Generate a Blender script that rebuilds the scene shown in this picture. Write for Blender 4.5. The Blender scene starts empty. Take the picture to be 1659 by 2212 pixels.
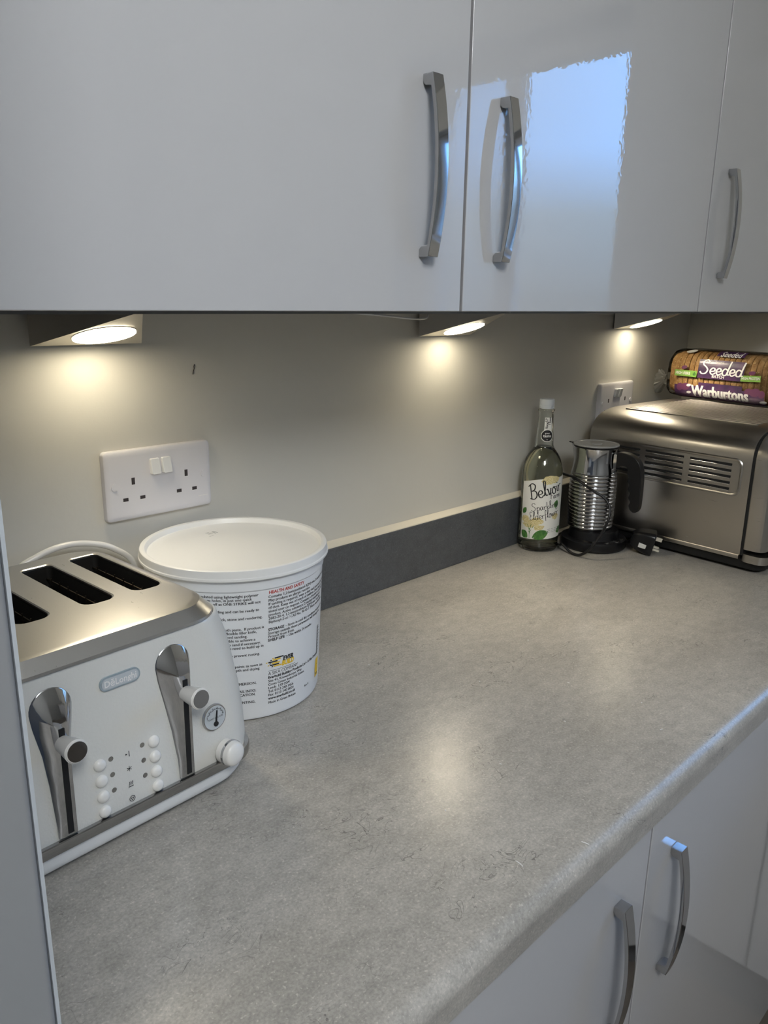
import bpy, bmesh, math, random
from mathutils import Vector, Matrix
random.seed(7)
SC = bpy.context.scene
COL = SC.collection
PI = math.pi
WT = 0.91                      # worktop height; wall face is y = 0, room lies at y < 0

# ------------------------------------------------------------------ camera, sky, lights, exposure
cam_d = bpy.data.cameras.new('camera')
cam = bpy.data.objects.new('camera', cam_d); COL.objects.link(cam)
CAMP = (-0.4817, -0.8778, 0.4668 + WT); YAW, PITCH, ROLL, FPX = 0.7913, -0.2641, 0.0155, 1691.4
fw = Vector((math.sin(YAW) * math.cos(PITCH), math.cos(YAW) * math.cos(PITCH), math.sin(PITCH)))
rt = Vector((math.cos(YAW), -math.sin(YAW), 0)); up = rt.cross(fw)
cr, sr = math.cos(ROLL), math.sin(ROLL)
r2 = cr * rt + sr * up; u2 = -sr * rt + cr * up
cam.matrix_world = Matrix(((r2.x, u2.x, -fw.x, CAMP[0]), (r2.y, u2.y, -fw.y, CAMP[1]), (r2.z, u2.z, -fw.z, CAMP[2]), (0, 0, 0, 1)))
cam_d.sensor_fit = 'VERTICAL'; cam_d.sensor_height = 24.0; cam_d.lens = FPX * 24.0 / 2212.0
cam_d.clip_start = 0.02
SC.camera = cam

SKY_STRENGTH = 8.0
LAMP_STRENGTH = 26.5
WORKTOP_FILL_WATTS = 0.16         # extra area light added at each wedge light to brighten the worktop
FILL_LAMP_STRENGTH = 22.5
SC.view_settings.view_transform = 'Standard'; SC.view_settings.look = 'None'
SC.view_settings.exposure = 0.0; SC.view_settings.gamma = 1.0
SC.view_settings.use_curve_mapping = False
SC.cycles.use_denoising = True
SC.cycles.max_bounces = 10; SC.cycles.diffuse_bounces = 5; SC.cycles.glossy_bounces = 5
SC.cycles.transmission_bounces = 10; SC.cycles.transparent_max_bounces = 12
SC.cycles.caustics_reflective = False; SC.cycles.sample_clamp_indirect = 6.0

world = bpy.data.worlds.new('sky'); SC.world = world; world.use_nodes = True
wn = world.node_tree.nodes; wl = world.node_tree.links
bg = wn['Background']
tc = wn.new('ShaderNodeTexCoord'); sx = wn.new('ShaderNodeSeparateXYZ'); rp = wn.new('ShaderNodeValToRGB')
wl.new(tc.outputs['Generated'], sx.inputs[0]); wl.new(sx.outputs['Z'], rp.inputs[0])
e = rp.color_ramp.elements
e[0].position = 0.0; e[0].color = (0.07, 0.09, 0.11, 1)
e[1].position = 0.10; e[1].color = (0.12, 0.20, 0.30, 1)
e2 = e.new(0.17); e2.color = (0.20, 0.47, 1.0, 1)
e3 = e.new(1.0); e3.color = (0.20, 0.46, 1.0, 1)
wl.new(rp.outputs[0], bg.inputs[0]); bg.inputs[1].default_value = SKY_STRENGTH

def portal(name, loc, rot, sx_, sy_):
    d = bpy.data.lights.new(name, 'AREA'); d.shape = 'RECTANGLE'; d.size = sx_; d.size_y = sy_
    d.cycles.is_portal = True
    o = bpy.data.objects.new(name, d); COL.objects.link(o); o.location = loc; o.rotation_euler = rot
    return o
# sampling guide in the window opening (it gives no light of its own)
portal('window_portal', (1.68, -1.26, WT + 0.67), (0, PI / 2, 0), 1.0, .80)

# ------------------------------------------------------------------ materials
def mat(name, color=(.8, .8, .8), rough=.5, metal=0., coat=0., coat_rough=.03, spec=.5, trans=0., ior=1.45, emit=None, emit_s=0.):
    m = bpy.data.materials.new(name); m.use_nodes = True
    b = m.node_tree.nodes['Principled BSDF']
    b.inputs['Base Color'].default_value = (*color, 1); b.inputs['Roughness'].default_value = rough
    b.inputs['Metallic'].default_value = metal; b.inputs['Coat Weight'].default_value = coat
    b.inputs['Coat Roughness'].default_value = coat_rough; b.inputs['Specular IOR Level'].default_value = spec
    b.inputs['Transmission Weight'].default_value = trans; b.inputs['IOR'].default_value = ior
    if emit:
        b.inputs['Emission Color'].default_value = (*emit, 1); b.inputs['Emission Strength'].default_value = emit_s
    return m
def nodes(m): return m.node_tree.nodes, m.node_tree.links, m.node_tree.nodes['Principled BSDF']
def noise(m, scale, detail=2., rough=.5, stretch=None, dist=0.):
    n, l, b = nodes(m)
    t = n.new('ShaderNodeTexCoord'); x = n.new('ShaderNodeTexNoise')
    x.inputs['Scale'].default_value = scale; x.inputs['Detail'].default_value = detail
    x.inputs['Roughness'].default_value = rough; x.inputs['Distortion'].default_value = dist
    if stretch:
        mp = n.new('ShaderNodeMapping'); mp.inputs['Scale'].default_value = stretch
        l.new(t.outputs['Object'], mp.inputs[0]); l.new(mp.outputs[0], x.inputs['Vector'])
    else:
        l.new(t.outputs['Object'], x.inputs['Vector'])
    return x.outputs['Fac']
def bump(m, fac, strength, dist=.001, coat=False):
    n, l, b = nodes(m)
    u = n.new('ShaderNodeBump'); u.inputs['Strength'].default_value = strength; u.inputs['Distance'].default_value = dist
    l.new(fac, u.inputs['Height']); l.new(u.outputs[0], b.inputs['Normal'])
    if coat: l.new(u.outputs[0], b.inputs['Coat Normal'])
def ramp(m, fac, stops, to=None):
    n, l, b = nodes(m)
    r = n.new('ShaderNodeValToRGB'); el = r.color_ramp.elements
    while len(el) < len(stops): el.new(.5)
    for q, (p, c) in zip(el, stops): q.position = p; q.color = (*c, 1) if len(c) == 3 else c
    l.new(fac, r.inputs[0])
    if to: l.new(r.outputs[0], b.inputs[to])
    return r.outputs[0]
def mixc(m, fac, a, b_, mode='MIX'):
    n, l, b = nodes(m)
    x = n.new('ShaderNodeMix'); x.data_type = 'RGBA'; x.blend_type = mode
    for s, v in ((x.inputs[0], fac), (x.inputs[6], a), (x.inputs[7], b_)):
        if hasattr(v, 'links'): l.new(v, s)
        elif isinstance(v, (int, float)): s.default_value = v
        else: s.default_value = (*v, 1)
    return x.outputs[2]

M = {}
M['wall'] = m = mat('cream_wall_paint', (.69, .665, .60), .62, spec=.35)
bump(m, noise(m, 95, 3), .10, .002)
M['room'] = m = mat('dull_room_paint', (.42, .42, .41), .8); bump(m, noise(m, 60, 2), .05)
M['ceil'] = m = mat('white_ceiling_paint', (.78, .78, .76), .9); bump(m, noise(m, 60, 2), .05)
M['floor'] = m = mat('grey_vinyl_floor', (.2, .18, .16), .35); ramp(m, noise(m, 6, 4), [(.3, (.17, .15, .13)), (.7, (.24, .21, .18))], 'Base Color')
M['gloss'] = m = mat('gloss_grey_lacquer', (.55, .548, .555), .5, coat=1., coat_rough=.012, spec=.0)
m.node_tree.nodes['Principled BSDF'].inputs['Coat IOR'].default_value = 1.62
bump(m, noise(m, 150, 1.5), .045, .001, coat=True)
M['gap_shade'] = m = mat('door_side_gap_shade', (.36, .355, .36), .4); bump(m, noise(m, 120, 1), .01)  # darker than the doors: shade of the gaps put into the side colour
def shade_door_sides(o):
    o.data.materials.append(M['gap_shade'])
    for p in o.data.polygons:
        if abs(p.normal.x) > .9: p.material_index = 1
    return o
M['carcass'] = m = mat('matt_cabinet_board', (.16, .16, .16), .5); bump(m, noise(m, 200, 1), .02)
M['panel'] = m = mat('satin_tall_unit_board', (.235, .24, .25), .45, spec=.3); bump(m, noise(m, 180, 1), .02)
M['panel_edge'] = m = mat('pale_edging', (.42, .45, .48), .35); bump(m, noise(m, 180, 1), .02)
M['chrome'] = m = mat('polished_chrome', (.50, .50, .51), .06, 1.); bump(m, noise(m, 40, 1), .01)
M['dark_chrome'] = m = mat('smoked_chrome', (.42, .42, .42), .12, 1.); bump(m, noise(m, 60, 1), .015)
M['steel'] = m = mat('brushed_steel', (.47, .445, .41), .30, 1.)
f = noise(m, 1500, 1, .5, (1., .015, 1.)); ramp(m, f, [(.2, (.27,) * 3), (.8, (.34,) * 3)], 'Roughness'); bump(m, f, .012, .0003)
M['toaster_steel'] = m = mat('scratched_satin_steel', (.66, .645, .62), .3, 1.)
f = noise(m, 700, 3, .6, (1., .10, 1.), .4); ramp(m, f, [(.25, (.27,) * 3), (.8, (.36,) * 3)], 'Roughness')
M['enamel'] = m = mat('textured_cream_enamel', (.70, .69, .65), .38, coat=.3, coat_rough=.15); bump(m, noise(m, 420, 2), .28, .0012)
M['white_plastic'] = m = mat('white_plastic', (.80, .80, .79), .3); bump(m, noise(m, 200, 1), .01)
M['ivory_plastic'] = m = mat('ivory_plastic', (.82, .80, .76), .25, coat=.4, coat_rough=.1); bump(m, noise(m, 200, 1), .01)
M['socket'] = m = mat('white_socket_plastic', (.76, .74, .76), .28, coat=.3, coat_rough=.1); bump(m, noise(m, 150, 1), .01)
M['tub'] = m = mat('white_tub_plastic', (.82, .83, .84), .33); bump(m, noise(m, 90, 1), .02)
M['lid'] = m = mat('white_lid_plastic', (.84, .83, .80), .32); bump(m, noise(m, 90, 1), .02)
M['black'] = m = mat('black_plastic', (.008, .008, .009), .3, spec=.4); bump(m, noise(m, 200, 1), .01)
M['matt_black'] = m = mat('matt_black', (.008, .008, .008), .7); bump(m, noise(m, 200, 1), .01)
M['dark_slot'] = m = mat('near_black_metal', (.016, .014, .012), .6, .2); bump(m, noise(m, 300, 3), .1)  # slot liners coloured near black all over
M['wire'] = m = mat('dark_heating_wire', (.10, .08, .06), .35, 1.); bump(m, noise(m, 300, 1), .05)
M['hole'] = m = mat('dark_pin_hole', (.045, .035, .035), .6); bump(m, noise(m, 300, 1), .02)
M['lamp'] = m = mat('brushed_lamp_nickel', (.50, .47, .42), .36, .9); bump(m, noise(m, 700, 1, .5, (1, .05, 1)), .03)
M['led'] = m = mat('lit_lamp_diffuser', (1, .95, .85), .5, emit=(1., .89, .66), emit_s=LAMP_STRENGTH); bump(m, noise(m, 100, 1), .01)
M['fill_lamp_glow'] = m = mat('added_fill_lamp_glow', (1, 1, 1), .5, emit=(.97, 1., 1.02), emit_s=FILL_LAMP_STRENGTH); bump(m, noise(m, 100, 1), .01)
M['window_dimmer'] = m = bpy.data.materials.new('window_dimmer_sheet'); m.use_nodes = True
_n = m.node_tree.nodes; _l = m.node_tree.links; _d = _n.new('ShaderNodeBsdfDiffuse'); _t = _n.new('ShaderNodeBsdfTranslucent'); _m = _n.new('ShaderNodeMixShader'); _x = _n.new('ShaderNodeTexNoise')
_x.inputs['Scale'].default_value = 120; _r = _n.new('ShaderNodeValToRGB'); _r.color_ramp.elements[0].color = (.74, .74, .74, 1); _r.color_ramp.elements[1].color = (.86, .86, .86, 1)
_l.new(_x.outputs['Fac'], _r.inputs[0]); _l.new(_r.outputs[0], _d.inputs[0]); _l.new(_r.outputs[0], _t.inputs[0]); _m.inputs[0].default_value = .85
_q = _n.new('ShaderNodeBsdfTransparent'); _k = _n.new('ShaderNodeMixShader'); _k.inputs[0].default_value = .60
_l.new(_d.outputs[0], _m.inputs[1]); _l.new(_t.outputs[0], _m.inputs[2]); _l.new(_m.outputs[0], _k.inputs[1]); _l.new(_q.outputs[0], _k.inputs[2]); _l.new(_k.outputs[0], _n['Material Output'].inputs[0])
M['sealant'] = m = mat('cream_sealant', (.74, .68, .56), .45); bump(m, noise(m, 120, 2), .1)
M['ink'] = m = mat('black_print', (.015, .015, .016), .5); bump(m, noise(m, 200, 1), .01)
M['red_ink'] = m = mat('red_print', (.45, .035, .02), .5); bump(m, noise(m, 200, 1), .01)
M['yellow_ink'] = m = mat('yellow_print', (.85, .55, .03), .5); bump(m, noise(m, 200, 1), .01)
M['grey_ink'] = m = mat('grey_print', (.42, .42, .42), .5); bump(m, noise(m, 200, 1), .01)
M['white_ink'] = m = mat('white_print', (.82, .80, .78), .4); bump(m, noise(m, 200, 1), .01)
M['purple_ink'] = m = mat('purple_print', (.055, .02, .075), .4, coat=.2, coat_rough=.12)
ramp(m, noise(m, 35, 2), [(.35, (.035, .014, .055)), (.7, (.085, .03, .10))], 'Base Color'); bump(m, noise(m, 30, 2), .25, .004)
M['plum_ink'] = m = mat('plum_print', (.14, .04, .10), .3, coat=.5); bump(m, noise(m, 30, 2), .2, .004)
M['green_ink'] = m = mat('green_print', (.22, .42, .08), .35); bump(m, noise(m, 30, 2), .2, .004)
M['leaf_ink'] = m = mat('leaf_print', (.05, .17, .035), .5); ramp(m, noise(m, 160, 3), [(.35, (.03, .12, .025)), (.7, (.10, .26, .05))], 'Base Color')
M['bloom_ink'] = m = mat('elderflower_print', (.72, .60, .26), .5); ramp(m, noise(m, 900, 2), [(.35, (.50, .38, .10)), (.65, (.86, .78, .50))], 'Base Color')
M['paper'] = m = mat('white_label_paper', (.82, .81, .76), .5); bump(m, noise(m, 120, 2), .03)
M['badge'] = m = mat('pale_blue_grey_badge', (.42, .50, .55), .3, .5); bump(m, noise(m, 200, 1), .01)
M['dial_face'] = m = mat('silver_grey_dial_face', (.50, .53, .55), .4); bump(m, noise(m, 300, 1), .02)
M['bread'] = m = mat('seeded_bread_crust', (.30, .15, .05), .75)
c = ramp(m, noise(m, 70, 4, .65), [(.25, (.24, .115, .035)), (.55, (.44, .25, .095)), (.8, (.62, .40, .18))])
n_, l_, b_ = nodes(m)
c2 = ramp(m, noise(m, 330, 1), [(.63, (0, 0, 0)), (.70, (1, 1, 1))])
l_.new(mixc(m, c2, c, (.62, .45, .22)), b_.inputs['Base Color']); bump(m, noise(m, 160, 3), .6, .004)
M['crumb'] = m = mat('bread_cut_face', (.55, .38, .18), .9); bump(m, noise(m, 200, 3), .4, .003)
M['liquid'] = m = mat('pale_elderflower_drink', (.93, .95, .78), .0, trans=1., ior=1.33); bump(m, noise(m, 5, 1), .0)
M['glass'] = m = mat('clear_bottle_glass', (.95, .97, .94), .0, trans=1., ior=1.48); bump(m, noise(m, 30, 1), .02)
M['lid_clear'] = m = mat('smoky_clear_plastic', (.55, .55, .54), .12, trans=.45, ior=1.45); bump(m, noise(m, 80, 1), .02)
M['cap'] = m = mat('white_screw_cap', (.66, .70, .74), .32, .1); bump(m, noise(m, 200, 1), .01)
M['upvc'] = m = mat('white_window_frame', (.80, .80, .80), .3); bump(m, noise(m, 100, 1), .01)

def clear_sheet(name, tint, fac_rough, ior=1.5, bump_s=0., bump_scale=30):
    m = bpy.data.materials.new(name); m.use_nodes = True
    n = m.node_tree.nodes; l = m.node_tree.links; n.clear()
    out = n.new('ShaderNodeOutputMaterial'); tr = n.new('ShaderNodeBsdfTransparent'); gl = n.new('ShaderNodeBsdfGlossy')
    tr.inputs[0].default_value = (*tint, 1); gl.inputs['Roughness'].default_value = fac_rough
    fr = n.new('ShaderNodeFresnel'); fr.inputs['IOR'].default_value = ior
    mx = n.new('ShaderNodeMixShader')
    l.new(fr.outputs[0], mx.inputs[0]); l.new(tr.outputs[0], mx.inputs[1]); l.new(gl.outputs[0], mx.inputs[2]); l.new(mx.outputs[0], out.inputs[0])
    if bump_s:
        t = n.new('ShaderNodeTexCoord'); x = n.new('ShaderNodeTexNoise'); x.inputs['Scale'].default_value = bump_scale; x.inputs['Detail'].default_value = 3
        b = n.new('ShaderNodeBump'); b.inputs['Strength'].default_value = bump_s; b.inputs['Distance'].default_value = .006
        l.new(t.outputs['Object'], x.inputs['Vector']); l.new(x.outputs['Fac'], b.inputs['Height'])
        l.new(b.outputs[0], gl.inputs['Normal']); l.new(b.outputs[0], fr.inputs['Normal'])
    return m
M['pane'] = clear_sheet('window_glass', (.95, .97, .97), .0)
M['film'] = clear_sheet('clear_bread_bag_film', (.97, .965, .955), .10, ior=1.17, bump_s=.45, bump_scale=30)
M['film_bunched'] = m = clear_sheet('gathered_bag_film', (.93, .93, .92), .25, ior=1.35, bump_s=.3, bump_scale=60)
_n = m.node_tree.nodes; _l = m.node_tree.links; _o = [q for q in _n if q.type == 'OUTPUT_MATERIAL'][0]
_d = _n.new('ShaderNodeBsdfTranslucent'); _d.inputs[0].default_value = (.85, .85, .83, 1); _e = _n.new('ShaderNodeBsdfDiffuse'); _e.inputs[0].default_value = (.85, .85, .83, 1)
_a = _n.new('ShaderNodeMixShader'); _l.new(_d.outputs[0], _a.inputs[1]); _l.new(_e.outputs[0], _a.inputs[2])
_b = _n.new('ShaderNodeMixShader'); _b.inputs[0].default_value = .28; _l.new(_o.inputs[0].links[0].from_socket, _b.inputs[1]); _l.new(_a.outputs[0], _b.inputs[2]); _l.new(_b.outputs[0], _o.inputs[0])

# stone-look laminate: fine mottling, pale flecks, dark broken veins
def stone(name, base, rough, vein=.9):
    m = mat(name, base, rough, spec=.5)
    n, l, b = nodes(m)
    sc = lambda k: tuple(v * k for v in base)
    # soft clouds, medium streaks and fine grain multiply the base colour
    c = ramp(m, noise(m, 6, 4, .6, (.8, 1.3, 1)), [(.25, sc(.80)), (.75, sc(1.20))])
    c = mixc(m, 1., c, ramp(m, noise(m, 55, 6, .75, (.8, 1.2, 1)), [(.25, (.78,) * 3), (.75, (1.20,) * 3)]), 'MULTIPLY')
    c = mixc(m, 1., c, ramp(m, noise(m, 420, 2, .6), [(.25, (.80,) * 3), (.75, (1.20,) * 3)]), 'MULTIPLY')
    fl = ramp(m, noise(m, 380, 1, .5), [(.64, (0, 0, 0)), (.74, (.40, .40, .40))])
    c = mixc(m, fl, c, sc(1.9))
    # thin dark squiggles, only inside scattered patches
    line = ramp(m, noise(m, 26, 2, .5, (1, 1.25, 1), 2.2), [(.488, (0, 0, 0)), (.5, (1, 1, 1)), (.512, (0, 0, 0))])
    patch = ramp(m, noise(m, 9.0, 3, .6, (1.0, 1.35, 1)), [(.54, (0, 0, 0)), (.62, (1, 1, 1))])
    v = mixc(m, 1., line, patch, 'MULTIPLY')
    c = mixc(m, mixc(m, vein, (0, 0, 0), v), c, sc(.30))
    l.new(c, b.inputs['Base Color'])
    bump(m, noise(m, 400, 2), .015, .0004)
    return m
M['stone'] = stone('grey_stone_laminate', (.385, .363, .326), .29)
M['stone_dark'] = stone('dark_grey_stone_laminate', (.095, .10, .107), .38, .5)

# ------------------------------------------------------------------ mesh helpers
def obj(name, bm, mats, parent=None, ang=38, smooth=True):
    bmesh.ops.recalc_face_normals(bm, faces=bm.faces[:])
    me = bpy.data.meshes.new(name); bm.to_mesh(me); bm.free()
    for k in (mats if isinstance(mats, (list, tuple)) else [mats]): me.materials.append(M[k])
    if smooth:
        me.polygons.foreach_set('use_smooth', [True] * len(me.polygons))
        me.set_sharp_from_angle(angle=math.radians(ang))
    o = bpy.data.objects.new(name, me); COL.objects.link(o)
    if smooth:
        w = o.modifiers.new('weighted_normal', 'WEIGHTED_NORMAL'); w.keep_sharp = True; w.weight = 100
    if parent: o.parent = parent
    return o
def flat_obj(name, bm, mats, parent=None):
    """thin printed shapes: keep the winding as given"""
    me = bpy.data.meshes.new(name); bm.to_mesh(me); bm.free()
    for k in (mats if isinstance(mats, (list, tuple)) else [mats]): me.materials.append(M[k])
    o = bpy.data.objects.new(name, me); COL.objects.link(o)
    if parent: o.parent = parent
    return o
def thing(name, label, cat, loc=(0, 0, 0), rz=0., group=None):
    o = bpy.data.objects.new(name, None); COL.objects.link(o); o.empty_display_size = .02
    o.location = loc; o.rotation_euler = (0, 0, rz); tag(o, label, cat, group); return o
def tag(o, label, cat, group=None):
    o['label'] = label; o['category'] = cat
    if group: o['group'] = group
    return o
def struct(o): o['kind'] = 'structure'; return o
def merge(bm, tb, mi=0, mx=None):
    if mx is not None: bmesh.ops.transform(tb, matrix=mx, verts=tb.verts)
    vs = [bm.verts.new(v.co) for v in tb.verts]; tb.verts.index_update()
    for f in tb.faces:
        try:
            g = bm.faces.new([vs[v.index] for v in f.verts]); g.material_index = mi
        except ValueError: pass
    tb.free()
def add_box(bm, x0, x1, y0, y1, z0, z1, bev=0., seg=2, mi=0, mx=None):
    tb = bmesh.new(); bmesh.ops.create_cube(tb, size=1)
    bmesh.ops.transform(tb, matrix=Matrix.Translation(((x0 + x1) / 2, (y0 + y1) / 2, (z0 + z1) / 2)) @ Matrix.Diagonal((abs(x1 - x0), abs(y1 - y0), abs(z1 - z0), 1)), verts=tb.verts)
    if bev: bmesh.ops.bevel(tb, geom=tb.edges[:], offset=bev, segments=seg, profile=.5, affect='EDGES', clamp_overlap=True)
    merge(bm, tb, mi, mx)
def loft(bm, loops, cap0=True, cap1=True, mi=0, closed=True):
    rows = [[bm.verts.new(p) for p in lp] for lp in loops]; n = len(rows[0])
    for a, b in zip(rows, rows[1:]):
        for i in range(n if closed else n - 1):
            j = (i + 1) % n
            f = bm.faces.new((a[i], a[j], b[j], b[i])); f.material_index = mi
    if cap0: bm.faces.new(rows[0][::-1]).material_index = mi
    if cap1: bm.faces.new(rows[-1]).material_index = mi
    return rows
def lathe(bm, prof, n=64, cx=0., cy=0., mi=0, cap0=False, cap1=False):
    loops = [[(cx + r * math.cos(2 * PI * i / n), cy + r * math.sin(2 * PI * i / n), z) for i in range(n)] for r, z in prof]
    loft(bm, loops, cap0, cap1, mi)
def catmull(pts, sub=6):
    pts = [Vector(p) for p in pts]; out = []
    for i in range(len(pts) - 1):
        p0 = pts[max(i - 1, 0)]; p1 = pts[i]; p2 = pts[i + 1]; p3 = pts[min(i + 2, len(pts) - 1)]
        for k in range(sub):
            t = k / sub
            out.append(.5 * ((2 * p1) + (p2 - p0) * t + (2 * p0 - 5 * p1 + 4 * p2 - p3) * t * t + (3 * p1 - p0 - 3 * p2 + p3) * t ** 3))
    out.append(pts[-1]); return out
def tube(bm, pts, r, n=10, mi=0, sub=6):
    P = catmull(pts, sub) if sub > 1 else [Vector(p) for p in pts]
    ref = Vector((0, 0, 1)); loops = []; nrm = None
    for i, p in enumerate(P):
        t = (P[min(i + 1, len(P) - 1)] - P[max(i - 1, 0)]).normalized()
        if nrm is None:
            nrm = t.cross(ref);
            if nrm.length < 1e-4: nrm = t.cross(Vector((1, 0, 0)))
        nrm = (nrm - t * nrm.dot(t)).normalized(); bn = t.cross(nrm)
        rr = r[min(len(r) - 1, int(i * len(r) / len(P)))] if isinstance(r, (list, tuple)) else r
        loops.append([p + rr * (math.cos(2 * PI * k / n) * nrm + math.sin(2 * PI * k / n) * bn) for k in range(n)])
    loft(bm, loops, True, True, mi)
def rrect(hw, y0, y1, r, n=6, cx=0.):
    """rounded rectangle loop, counter-clockwise, in x,y"""
    r = min(r, hw * .98, (y1 - y0) * .49); out = []
    for (px, py, a0) in ((cx + hw - r, y0 + r, -PI / 2), (cx + hw - r, y1 - r, 0), (cx - hw + r, y1 - r, PI / 2), (cx - hw + r, y0 + r, PI)):
        for k in range(n + 1):
            a = a0 + (PI / 2) * k / n; out.append((px + r * math.cos(a), py + r * math.sin(a)))
    return out
def prism(bm, poly, fn, mi=0):
    """poly: 2D loop; fn(u, v, side) -> point for side 0 and 1"""
    a = [bm.verts.new(fn(u, v, 0)) for u, v in poly]; b = [bm.verts.new(fn(u, v, 1)) for u, v in poly]; n = len(poly)
    bm.faces.new(a[::-1]).material_index = mi; bm.faces.new(b).material_index = mi
    for i in range(n):
        j = (i + 1) % n; bm.faces.new((a[i], a[j], b[j], b[i])).material_index = mi
def disc(bm, c, ax, r, h, n=24, mi=0, r1=None, dome=0.):
    """short cylinder from c along unit axis ax"""
    ax = Vector(ax).normalized(); u = ax.orthogonal().normalized(); v = ax.cross(u); c = Vector(c); r1 = r if r1 is None else r1
    ring = lambda rr, t: [c + ax * t + rr * (math.cos(2 * PI * k / n) * u + math.sin(2 * PI * k / n) * v) for k in range(n)]
    lp = [ring(r, 0), ring(r1, h)]
    if dome:
        for k in range(1, 6):
            a = k / 6 * PI / 2; lp.append(ring(r1 * math.cos(a), h + dome * math.sin(a)))
    loft(bm, lp, True, True, mi)

# ------------------------------------------------------------------ lettering helpers (built-in font and own pen strokes)
_tc = {}
def text_geo(body, size, bold=0., shear=0., align='LEFT', sxx=1.):
    key = (body, bold, shear, align)
    if key not in _tc:
        cu = bpy.data.curves.new('t', 'FONT'); cu.body = body; cu.size = 1.; cu.offset = bold; cu.shear = shear
        cu.align_x = align; cu.resolution_u = 2
        o = bpy.data.objects.new('t', cu); COL.objects.link(o)
        me = bpy.data.meshes.new_from_object(o)
        _tc[key] = ([(v.co.x, v.co.y) for v in me.vertices], [tuple(p.vertices) for p in me.polygons])
        bpy.data.meshes.remove(me); bpy.data.objects.remove(o); bpy.data.curves.remove(cu)
    vs, fs = _tc[key]
    return [(x * size * sxx, y * size) for x, y in vs], fs
def put(bm, geo, fn, mi=0, fine=0.):
    if fine:                                           # split long edges so that big letters follow a curved surface
        tb = bmesh.new(); tv = [tb.verts.new((u, v, 0)) for u, v in geo[0]]
        for f in geo[1]:
            try: tb.faces.new([tv[i] for i in f])
            except ValueError: pass
        for _ in range(5):
            bmesh.ops.triangulate(tb, faces=tb.faces[:])
            lg = [e_ for e_ in tb.edges if e_.calc_length() > fine]
            if not lg: break
            bmesh.ops.subdivide_edges(tb, edges=lg, cuts=1)
        tb.verts.index_update()
        geo = ([(v.co.x, v.co.y) for v in tb.verts], [tuple(v.index for v in f.verts) for f in tb.faces]); tb.free()
    vs = [bm.verts.new(fn(u, v)) for u, v in geo[0]]
    for f in geo[1]:
        try: bm.faces.new([vs[i] for i in f]).material_index = mi
        except ValueError: pass
def quadpatch(bm, fn, u0, u1, v0, v1, nu, nv, mi=0):
    g = [[bm.verts.new(fn(u0 + (u1 - u0) * i / nu, v0 + (v1 - v0) * j / nv)) for i in range(nu + 1)] for j in range(nv + 1)]
    for j in range(nv):
        for i in range(nu):
            bm.faces.new((g[j][i], g[j][i + 1], g[j + 1][i + 1], g[j + 1][i])).material_index = mi
def polypatch(bm, poly, fn, mi=0):
    """filled 2D polygon as a fan round its middle, mapped by fn"""
    cx = sum(p[0] for p in poly) / len(poly); cy = sum(p[1] for p in poly) / len(poly)
    R_ = 4; n = len(poly); c = bm.verts.new(fn(cx, cy)); prev = None
    for k in range(1, R_ + 1):
        t = k / R_; vs = [bm.verts.new(fn(cx + (p[0] - cx) * t, cy + (p[1] - cy) * t)) for p in poly]
        for i in range(n):
            j = (i + 1) % n
            f = bm.faces.new((c, vs[i], vs[j])) if prev is None else bm.faces.new((prev[i], vs[i], vs[j], prev[j]))
            f.material_index = mi
        prev = vs
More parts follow.
